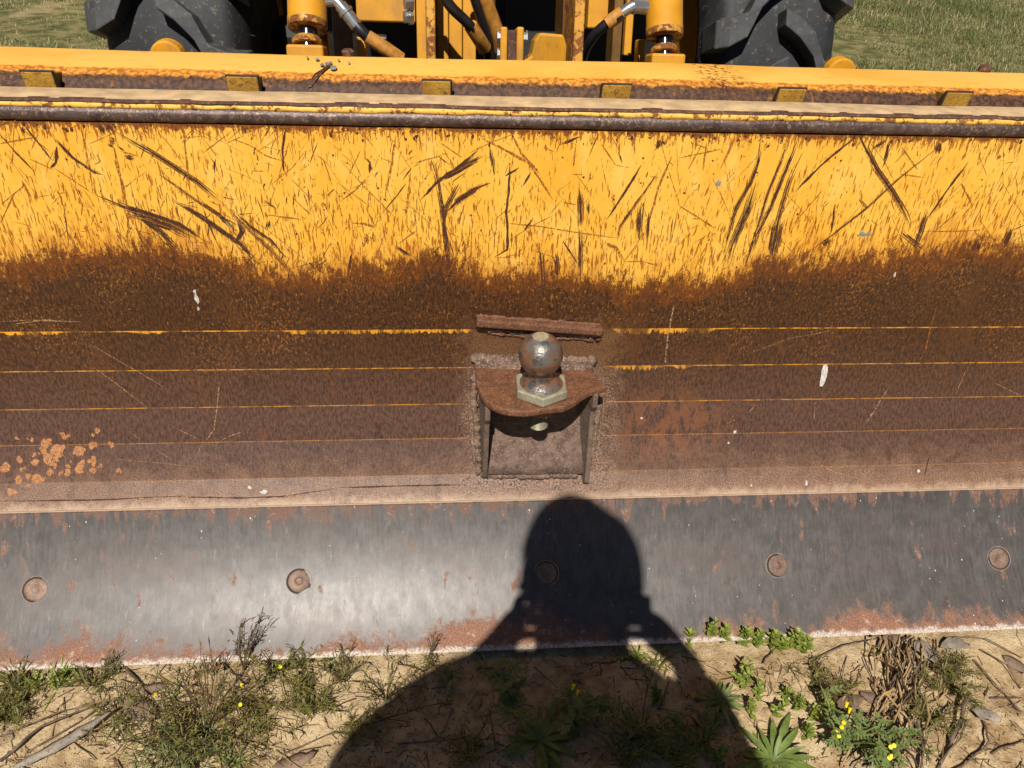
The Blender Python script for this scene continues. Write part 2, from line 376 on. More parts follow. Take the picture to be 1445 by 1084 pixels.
def m_leaf(name, a, b, rough=.5, trans=.25, dry=lin(120, 98, 52)):
    g = G(name, rough); p = g.coord('Object'); n = g.noise(p, 55, 3, .6)
    c = g.mix(g.ss(n, .35, .65), a, b)
    c = g.mix(g.mul(g.ss(g.rand(), 0, 1), .35), c, b); c = g.mix(g.mul(g.ss(g.noise(p, 160, 2, .6), .56, .66), .55), c, dry)
    t = g.n('ShaderNodeBsdfTranslucent'); g.put(t.inputs[0], c); mx = g.n('ShaderNodeMixShader'); mx.inputs[0].default_value = trans
    out = g.nt.nodes['Material Output']; g.nt.links.new(g.b.outputs[0], mx.inputs[1]); g.nt.links.new(t.outputs[0], mx.inputs[2]); g.nt.links.new(mx.outputs[0], out.inputs[0])
    return g.col(c)
def m_rubber(nm, a_, b_):
    g = G(nm, .66); p = g.coord('Object'); n = g.noise(p, 70, 4, .7); n2 = g.noise(p, 9, 3, .6)
    c = g.mix(g.ss(n2, .35, .7), a_, b_)
    c = g.mix(g.mul(g.ss(n, .56, .68), .5), c, lin(132, 120, 92)); g.bump(n, .3, .002); return g.col(c)
def m_ground():
    g = G('dry_clay', .95); g.set('Specular IOR Level', .15); p = g.coord('Object'); x, y, z = g.sep(p)
    n1 = g.noise(p, 7, 5, .62); n2 = g.noise(p, 45, 5, .65); n3 = g.noise(p, 260, 3, .65)
    c = g.mix(g.ss(n1, .35, .68), lin(208, 182, 142), lin(172, 142, 102))
    c = g.mix(g.mul(g.ss(n2, .45, .68), .65), c, lin(222, 198, 158))
    c = g.mix(g.mul(g.ss(n2, .50, .32), .55), c, lin(134, 106, 74))
    c = g.mix(g.mul(g.ss(n3, .60, .70), .6), c, lin(104, 78, 50))
    wob = g.n('ShaderNodeVectorMath'); wob.operation = 'ADD'; g.put(wob.inputs[0], p)
    nc = g.n('ShaderNodeVectorMath'); nc.operation = 'SCALE'; g.put(nc.inputs[0], g.noise(p, 16, 3, .6, col=True)); nc.inputs[3].default_value = .09; g.put(wob.inputs[1], nc.outputs[0])
    cr = g.ss(g.voro(wob.outputs[0], 15, 'DISTANCE_TO_EDGE'), .020, .002); cr = g.mul(cr, g.ss(g.noise(p, 6, 3, .6), .56, .66))
    c = g.mix(g.mul(cr, .85), c, lin(70, 50, 32))
    ox_ = g.sub(x, .1); oy_ = g.add(y, .25); dist = g.math('SQRT', g.add(g.mul(ox_, ox_), g.mul(oy_, oy_)))
    far = g.mx(g.ss(y, .9, 2.6), g.ss(g.add(dist, g.mul(g.sub(n1, .5), 2.5)), 1.9, 4.2))
    f1 = g.noise(p, 1.6, 5, .65); f2 = g.noise(g.map(p, (1, 1, 1)), 9, 5, .7)
    fc = g.mix(g.ss(f2, .38, .62), lin(84, 88, 48), lin(140, 128, 84)); fc = g.mix(g.mul(g.ss(f1, .56, .68), .7), fc, lin(184, 160, 118))
    c = g.mix(far, c, fc)
    g.bump(g.sub(g.add(g.mul(n2, .8), g.add(g.mul(n3, .45), g.mul(g.noise(p, 700, 3, .7), .2))), cr), 1.0, .007); return g.col(c)
def m_grass():
    g = G('grass_blades', .6); a = g.attr('tint')
    t = g.n('ShaderNodeBsdfTranslucent'); g.put(t.inputs[0], a); mx = g.n('ShaderNodeMixShader'); mx.inputs[0].default_value = .25
    out = g.nt.nodes['Material Output']; g.nt.links.new(g.b.outputs[0], mx.inputs[1]); g.nt.links.new(t.outputs[0], mx.inputs[2]); g.nt.links.new(mx.outputs[0], out.inputs[0])
    return g.col(a)
YB0 = YF+.085                                         # front of the rear beam
MAT = dict(
    face=m_face(), edge=m_edge(), beam=m_beam(),
    bar=m_rust('worn_round_bar', lin(74, 58, 54), lin(102, 84, 78), lin(156, 128, 108), rough=.40, metal=.3, bs=.5),
    lip=m_paint('lip_yellow', lin(246, 190, 80), rustamt=.20, sc=2.2, rough=.6), dust=m_plain('dusty_tan_steel', lin(196, 164, 122), .7, 0, .16, 40, .15),
    lipdark=m_rust('lip_dark', lin(70, 44, 36), lin(96, 64, 50), lin(150, 104, 60)),
    gus=m_rust('grimy_gusset_paint', lin(196, 146, 48), lin(172, 122, 40), lin(84, 64, 30)),
    plate=m_rust('rusty_bracket', lin(96, 60, 40), lin(122, 80, 54), lin(158, 116, 88), sc=1.5, rough=.62, bs=.9),
    weld=m_rust('weld_bead', lin(92, 68, 54), lin(132, 106, 88), lin(184, 162, 142), sc=1.6, bs=1.0),
    gusset=m_rust('hitch_side_steel', lin(88, 74, 62), lin(116, 98, 84), lin(146, 118, 92), sc=1.5),
    mplate=m_rust('hitch_backing', lin(92, 72, 60), lin(126, 102, 88), lin(160, 134, 116), sc=1.8, bs=1.0),
    nut=m_rust('hitch_nut', lin(142, 138, 116), lin(170, 166, 142), lin(160, 120, 78), rough=.5, metal=.2, bs=.35),
    thread=m_plain('zinc', lin(146, 136, 112), .45, .3, .15, 60), bolt=m_rust('bolt_head', lin(104, 84, 72), lin(136, 112, 96), lin(152, 104, 74), rough=.55, metal=.3),
    seat=m_plain('dark_brown_line', lin(58, 45, 38), .8), ring=m_plain('bolt_ring', lin(186, 166, 148), .5, .2, .2, 200),
    yel=m_paint('loader_yellow', lin(216, 150, 26), rustamt=.05, rough=.62), yelw=m_paint('loader_yellow_worn', lin(206, 148, 50), rustamt=.26, rough=.5, sc=1.6),
    yeld=m_paint('loader_yellow_dark', lin(120, 84, 24), lin(70, 48, 16), rustamt=.12),  # darker loader yellow
    black=m_plain('black_paint_and_shade', lin(26, 25, 24), .6), rub=m_rubber('dusty_rubber', lin(30, 31, 33), lin(50, 50, 52)), lug=m_rubber('dusty_lug_rubber', lin(52, 53, 55), lin(84, 83, 82)), hose=m_plain('hose_rubber', lin(30, 30, 32), .4), sleeve=m_plain('hose_sleeve', lin(186, 128, 52), .6, 0, .2, 90),  # black also paints the shade on backdrop, chassis and web
    zinc=m_plain('zinc_fitting', lin(182, 184, 184), .3, .8, .15, 60), rod=m_plain('chrome_rod', lin(120, 126, 140), .12, 1, .05), glass=m_plain('cab_glass', lin(30, 36, 40), .05, 0, .05),
    scrd=m_scratch('scratch_dark_rust', lin(50, 28, 18), lin(88, 47, 21), .35), scro=m_scratch('scratch_orange_rust', lin(132, 72, 22), lin(176, 104, 30), .44), scrl=m_scratch('scratch_pale', lin(150, 112, 80), lin(186, 146, 108), .48),
    flake=m_scratch('orange_scale', lin(150, 98, 58), lin(184, 130, 84), .38), white=m_scratch('white_mark', lin(214, 210, 204), lin(180, 172, 164), .34), grey=m_plain('grey_chip', lin(140, 142, 140), .6),
    soil=m_ground(), grass=m_grass(),
    leafg=m_leaf('leaf_green', lin(92, 112, 50), lin(126, 144, 70), dry=lin(132, 142, 78)), leafb=m_leaf('leaf_bright', lin(110, 130, 46), lin(158, 168, 76), dry=lin(150, 150, 70)), leafgrey=m_leaf('leaf_greygreen', lin(100, 116, 62), lin(132, 146, 86)),
    wiry=m_leaf('wiry_leaf', lin(96, 102, 46), lin(140, 132, 66), dry=lin(104, 66, 40)), stem=m_plain('brown_stem', lin(80, 58, 40), .7, 0, .35, 60), stemg=m_plain('green_stem', lin(120, 126, 62), .6, 0, .3, 60),
    straw=m_plain('straw', lin(168, 138, 94), .75, 0, .3, 40), twig=m_plain('grey_twig', lin(112, 92, 74), .85, 0, .35, 70, .4), dead=m_rust('dead_leaf', lin(112, 90, 72), lin(138, 114, 92), lin(90, 68, 52), sc=.8, rough=.75), deadg=m_rust('dead_leaf_grey', lin(132, 120, 106), lin(160, 148, 132), lin(104, 88, 74), sc=.8, rough=.7),
    flower=m_plain('yellow_petals', lin(246, 216, 20), .5, 0, .1), clod=m_plain('clod', lin(176, 148, 110), .95, 0, .25, 50, .6),
    skin=m_plain('skin', lin(206, 158, 128), .5, 0, .08), shirt=m_plain('navy_cloth', lin(52, 62, 84), .85, 0, .2, 60, .2), trous=m_plain('khaki_cloth', lin(120, 108, 84), .85, 0, .15, 60, .2), capm=m_plain('cap_cloth', lin(40, 44, 52), .8, 0, .15, 80), hair=m_plain('hair', lin(60, 44, 32), .7), boot=m_plain('boot_leather', lin(84, 58, 36), .6), phone=m_plain('phone_case', lin(30, 30, 34), .3),
    eye=m_plain('eye_white', lin(225, 222, 216), .2, 0, .02),
)

# ------------------------------------------------------------------ ground (one sheet)
def axis(lo, hi, step, far):
    a = list(np.arange(lo, hi+1e-6, step)); d = step; x = hi
    while x < far: d *= 1.22; x += d; a.append(x)
    d = step; x = lo; pre = []
    while x > -far: d *= 1.22; x -= d; pre.append(x)
    return np.array(pre[::-1]+a)
gx, gy = axis(-1.0, 1.25, .0065, 900), axis(-.62, .12, .0065, 900)
def gz(x, y):
    x = np.asarray(x, float); y = np.asarray(y, float)
    near = np.clip(1-np.hypot(np.clip(np.abs(x-.1)-1.2, 0, None), np.clip(np.abs(y+.25)-.5, 0, None))/.8, 0, 1)
    h = fbm(x*3.2, y*3.2, 3, 1)*.05*np.clip(near+.35, 0, 1)
    h = h + near*(fbm(x*14, y*14, 4, 5)*.026 + fbm(x*70, y*70, 3, 9)*.012)
    h = h + np.clip(1-near, 0, 1)*fbm(x*.5, y*.5, 3, 3)*.10*np.clip((np.abs(y)-2)/4, 0, 1)
    # settle towards the lip of the blade, hollow behind it
    e = np.exp(-((y+.01)/.06)**2)*near
    h = h*(1-.7*e) + .003*e
    h = h - .03*np.clip((y-.02)/.08, 0, 1)*np.clip((.5-y)/.2, 0, 1)*near
    return h-.004
def gzp(x, y): return float(gz(np.array([x]), np.array([y]))[0])
GX, GY = np.meshgrid(gx, gy); GZ = gz(GX, GY); nx, ny = len(gx), len(gy)
me = bpy.data.meshes.new('ground'); vv = np.stack([GX, GY, GZ], -1).reshape(-1, 3)
idx = np.arange(nx*ny).reshape(ny, nx); ff = np.stack([idx[:-1, :-1], idx[:-1, 1:], idx[1:, 1:], idx[1:, :-1]], -1).reshape(-1, 4)
me.vertices.add(len(vv)); me.vertices.foreach_set('co', vv.ravel()); me.loops.add(ff.size); me.loops.foreach_set('vertex_index', ff.ravel().astype(np.int32))
me.polygons.add(len(ff)); me.polygons.foreach_set('loop_start', np.arange(0, ff.size, 4, dtype=np.int32)); me.update(calc_edges=True)
me.polygons.foreach_set('use_smooth', np.ones(len(ff), bool)); me.materials.append(MAT['soil'])
go = bpy.data.objects.new('ground', me); COL.objects.link(go); go['kind'] = 'structure'
def GP(x, y):                                                       # photo spot -> ground point
    p = PZ(x, y, 0); return V((p.x, p.y, gzp(p.x, p.y)))

# ------------------------------------------------------------------ dozer blade
blade = thing('dozer_blade', 'long yellow dozer blade with scratched paint, rusty face and steel cutting edge', 'dozer blade')
def sweep(prof, name, mat, parent, back, nxs=60, sp=None):
    """front profile + back profile swept along X; UV = (X, arc) in metres"""
    mb = MB(); xs = np.linspace(X0, X1, nxs+1); ring = list(prof)+list(back)[::-1]
    mb.grid([[(x, p[0], p[1]) for p in ring] for x in xs], closed=True, cap=True)
    o = mb.build(name, mat, parent); me = o.data; uvl = me.uv_layers.new(name='UVMap'); s = sp or arc(prof); n = len(ring)
    for p in me.polygons:
        for li in p.loop_indices:
            vi = me.loops[li].vertex_index; k = vi % n
            uvl.data[li].uv = (me.vertices[vi].co.x, s[k] if k < len(prof) else s[2*len(prof)-1-k])
    return o
face = sweep(FACE, 'face_plate', MAT['face'], blade, [(a+.014, b-.004) for a, b in FACE])
ch = .003
last, prev = EDGE[-1], EDGE[-2]; L = math.hypot(last[0]-prev[0], last[1]-prev[1]); t = ((last[0]-prev[0])/L, (last[1]-prev[1])/L); nrm = (-t[1], t[0])
EP = [(EDGE[0][0]+.006, EDGE[0][1]-.006)]+EDGE[:-1]+[(last[0]-t[0]*ch, last[1]-t[1]*ch), (last[0]-nrm[0]*ch, last[1]-nrm[1]*ch)]
es = [-.006]+SE[:-1]+[SE[-1]-ch, SE[-1]]
back = [(a-nrm[0]*.016, b-nrm[1]*.016) for a, b in EP]
edge = sweep(EP, 'cutting_edge', MAT['edge'], blade, back, 60, es)
bm = bmesh.new(); bm.from_mesh(edge.data)
for f in bm.faces: f.smooth = True
bm.to_mesh(edge.data); bm.free(); edge.data.set_sharp_from_angle(angle=radians(20))
edge['label'] = 'dark polished steel cutting edge with orange rust and pale worn lip'
# countersunk plough bolts
us = [onface(x, y, EDGE, SE) for x, y in ((50, 838), (422, 822), (771, 808), (1097, 795), (1409, 785))]
ub = [us[0][0]-(us[1][0]-us[0][0])]+[q[0] for q in us]+[us[-1][0]+(us[-1][0]-us[-2][0])]
sb = sum(q[1] for q in us)/5
for X in ub:
    if not X0+.03 < X < X1-.03: continue
    p = frompos(X, sb, 0, EDGE, SE); q = frompos(X, sb, .01, EDGE, SE); a = (q-p).normalized(); R = .0185
    hb = rnd.uniform(.0004, .0016); a = (a+V((rnd.gauss(0, .03), 0, rnd.gauss(0, .03)))).normalized()
    bo = MB().lathe([(R-.0022, -.004), (R-.0022, hb), (R-.004, hb+.0006), (R*.6, hb+rnd.uniform(.0003, .0014)), (R*.32, hb+.0010), (R*.25, hb+rnd.uniform(-.0006, .0012)), (.001, hb+.0004)], p, a, 28).build('bolt', MAT['bolt'], edge, 50)
    MB().lathe([(R+.0008, -.003), (R+.0008, .0004), (R-.0021, .0004), (R-.0021, -.003)], p, a, 28).build('groove_shade_ring', MAT['seat'], edge)  # proud dark ring, painted for the shade of a recessed groove
    MB().lathe([(R+.0017, -.003), (R+.0017, .0006), (R+.0013, .0010), (R+.0008, .0006), (R+.0008, -.003)], p, a, 28).build('seat_ring', MAT['ring'], edge, 50)
# top edge: round wear bar, weld fillet, flat cap strip
def wavy(name, mat, cy, cz, ry, rz, n=12, amp=.0006, nx=260, parent=blade, a0=0, a1=2*pi, sq=1):
    mb = MB(); xs = np.linspace(X0, X1, nx)
    w = fbm(xs*18, xs*0+cz*50, 4, 31)*amp*4; w2 = fbm(xs*45, xs*0+cy*70, 3, 51)*amp*3
    rows = []
    for i, x in enumerate(xs):
        rows.append([(x, cy+(ry+w[i])*cos(a)+w2[i]*.4, cz+(rz+w[i])*sin(a)+w2[i]) for a in [a0+(a1-a0)*k/n for k in range(n)]])
    return mb.grid(rows, closed=True, cap=True).build(name, mat, parent, 60)
wavy('round_bar', MAT['bar'], YF+.0065, ZT+.0108, .0125, .0108, 16, .0005)
wavy('weld_fillet', MAT['lip'], YF+.0030, ZT+.0212,   .0068, .0048, 10, .0012, 700)
wavy('worn_arris', MAT['lipdark'], YF+.0052, ZT+.0258, .0080, .0026, 10, .0003, 420)
cap = MB(); xs = np.linspace(X0, X1, 120); w = fbm(xs*6, xs*0, 3, 77)*.003
cap.grid([[(x, YF+.004, ZT+.014), (x, YF+.001, ZT+.0265+w[i]*.2), (x, YF+.0035, ZT+.0284+w[i]*.3), (x, YF+.050, ZT+.0284+w[i]), (x, YF+.052, ZT+.026+w[i]), (x, YF+.052, ZT+.012)] for i, x in enumerate(xs)], closed=True, cap=True)
cap.build('cap_strip', MAT['dust'], blade, 40)
# rear beam: rounded box section
ZBT = ZT+.038; YB1 = YB0+.165; rb = .034
sec = []
for cy, cz, a0 in ((YB0+rb, ZBT-rb, 90), (YB0+rb, ZBT-.17+rb, 180), (YB1-rb, ZBT-.17+rb, 270), (YB1-rb, ZBT-rb, 0)):
    for k in range(7): a = radians(a0+15*k); sec.append((cy+rb*cos(a), cz+rb*sin(a)))
mb = MB(); xs = np.linspace(X0+.01, X1-.01, 90); w = fbm(xs*3, xs*0, 3, 88)*.006
mb.grid([[(x, a, b+w[i]) for a, b in sec] for i, x in enumerate(xs)], closed=True, cap=True)
beam = mb.build('rear_beam', MAT['beam'], blade, 60)
for px, pw in ((57, 46), (343, 46), (616, 42), (871, 43), (1120, 40), (1358, 38)):
    a = PY(px-pw/2, 118, YB0-.008); b = PY(px+pw/2, 118, YB0-.008); w = (b.x-a.x)*.95; xc = (a.x+b.x)/2; zt = ZT+.0405
    g_ = MB().prism([(xc-w/2, YB0-.012, zt), (xc-w/2, YB0+.03, zt-.008), (xc-w/2, YB0+.03, zt-.13), (xc-w/2, YB0+.006, zt-.13)], (w, 0, 0))
    g_.build('gusset', MAT['gus'], beam, bevel=.0015)
    sd_ = 1 if xc < 0 else -1
    MB().tube([(xc-w/2-.001, YB0-.009, zt+.0002), (xc+w/2+.001, YB0-.009, zt+.0002)], .0022, 6).build('dark_outline', MAT['seat'], beam)  # dark outline added along the gusset top and inner side
    MB().tube([(xc+sd_*w/2, YB0-.008, zt), (xc+sd_*w/2, YB0+.004, zt-.06)], .0024, 6).build('dark_outline', MAT['seat'], beam)
for px, py in ((236, 62), (1185, 88)):                                # lifting eyes behind the beam
    c = PY(px, py, YB1+.02); mb = MB(); r1 = .024
    prof = [(c.x+r1*cos(a), YB1+.005, ZBT-.016+r1*.95*sin(a)) for a in np.linspace(0, pi, 13)]
    mb.prism(prof, (0, .022, 0)).build('lifting_eye', MAT['yel'], beam, bevel=.003)
MB().box((.12, YB1+.02, ZBT-.12), (1.9, .045, .06)).build('rear_rib', MAT['yeld'], blade, bevel=.004)
for x in (X0+.006, X1-.006):
    MB().prism([(x-.006, *EDGE[3]), (x-.006, *EDGE[-1]), (x-.006, *FACE[3]), (x-.006, YF, ZT), (x-.006, YB1, ZBT-.03), (x-.006, YB1, ZBT-.25), (x-.006, EDGE[-1][0]+.06, .09)], (.012, 0, 0)).build('end_plate', MAT['yelw'], blade)
c = PY(490, 74, YB1-.03); mb = MB()
for k in range(1): mb.lathe([(.001, -.004), (.009, -.003), (.010, .003), (.006, .006), (.001, .007)], V((c.x, YB1-.02, ZBT+.001)), (0, 0, 1), 9)
mb.build('rust_lump', MAT['lipdark'], beam, 60)
c = PY(1396, 96, YB1-.03); MB().lathe([(.001, -.004), (.010, -.003), (.010, .003), (.006, .007), (.001, .008)], V((c.x, YB1-.02, ZBT+.001)), (0, 0, 1), 9).build('rust_lump', MAT['lipdark'], beam, 60)

# ------------------------------------------------------------------ scratches in the paint (thin worn tracks lying on the face)
class Marks:
    def __init__(s): s.mb = {k: MB() for k in ('scrd', 'scro', 'scrl', 'flake', 'white', 'grey')}
    def ribbon(s, k, pts, w, off=.0004, jag=.25, step=.006):
        mb = s.mb[k]; P = []
        for a, b in zip(pts, pts[1:]):
            L = math.hypot(b[0]-a[0], b[1]-a[1]); n = max(2, int(L/step))
            for i in range(n): P.append((a[0]+(b[0]-a[0])*i/n, a[1]+(b[1]-a[1])*i/n))
        P.append(pts[-1]); N = len(P); base = len(mb.v)
        for i, (X, s_) in enumerate(P):
            a, b = P[max(i-1, 0)], P[min(i+1, N-1)]; tx, ts = b[0]-a[0], b[1]-a[1]; l = math.hypot(tx, ts) or 1
            q = i/(N-1); tw = w/2*min(1, 5*q+.15, 5*(1-q)+.1)*(1+rnd.uniform(-jag, jag)*1.6)
            sh = rnd.uniform(-1, 1)*w*jag*.5; n_ = (-ts/l, tx/l)
            for sg in (-1, 1):
                s2 = min(max(s_+n_[1]*(sg*tw+sh), .003), SF[-1]-.001)
                mb.v.append(tuple(frompos(X+n_[0]*(sg*tw+sh), s2, off)))
        for i in range(N-1): mb.f.append((base+2*i, base+2*i+1, base+2*i+3, base+2*i+2))
    def streaky(s, k, pts, w):
        if w < .0034: return s.ribbon(k, pts, w, rnd.uniform(.0003, .0006))
        n = int(w/.0011)+1
        s.ribbon(k, pts, min(w*.3, .0016), .0004, .4)
        for i in range(n):
            o = (i/(max(n-1, 1))-.5)*w*.85; a = rnd.uniform(0, .22); q = []
            for j, p in enumerate(pts):
                b = pts[min(j+1, len(pts)-1)]; c_ = pts[max(j-1, 0)]; tx, ts = b[0]-c_[0], b[1]-c_[1]; l = math.hypot(tx, ts) or 1
                q.append((p[0]-ts/l*o, p[1]+tx/l*o))
            f0, f1 = rnd.uniform(0, .30), rnd.uniform(.70, 1); f0 = f0 if n > 2 else f0*.2
            def at_(f): f *= len(q)-1; k_ = min(int(f), len(q)-2); return (q[k_][0]+(q[k_+1][0]-q[k_][0])*(f-k_), q[k_][1]+(q[k_+1][1]-q[k_][1])*(f-k_))
            q = [at_(f0)]+[q[z_] for z_ in range(1, len(q)-1) if f0 < z_/(len(q)-1) < f1]+[at_(f1)]
            s.ribbon(k if rnd.random() < .8 else 'scro', q, w/n*rnd.uniform(.45, 1.25), rnd.uniform(.0003, .0007))
    def blob(s, k, x, s_, r, asp=1, off=.0006, n=9):
        mb = s.mb[k]; i0 = len(mb.v); ph = rnd.random()*6; c = frompos(x, s_, off); mb.v.append(tuple(c))
        for i in range(n):
            a = 2*pi*i/n+ph; q = r*rnd.uniform(.55, 1.25); mb.v.append(tuple(frompos(x+cos(a)*q, s_+sin(a)*q*asp, off*.5)))
        for i in range(n): mb.f.append((i0, i0+1+i, i0+1+(i+1) % n))
mk = Marks(); PXM = .00092
TR = {'A': (0, 140, 3.0104), 'B': (480, 140, 3.0104), 'C': (960, 140, 2.979), 'D': (0, 420, 3.0104), 'E': (850, 420, 2.4286)}
def tr(r, k, w, *pts):
    ox, oy, s = TR[r]; mk.streaky(k, [onface(ox+x/s, oy+y/s) for x, y in pts], w/s*PXM*(1.75 if k == 'scrd' else 1.15))
d_, o_, l_ = 'scrd', 'scro', 'scrl'
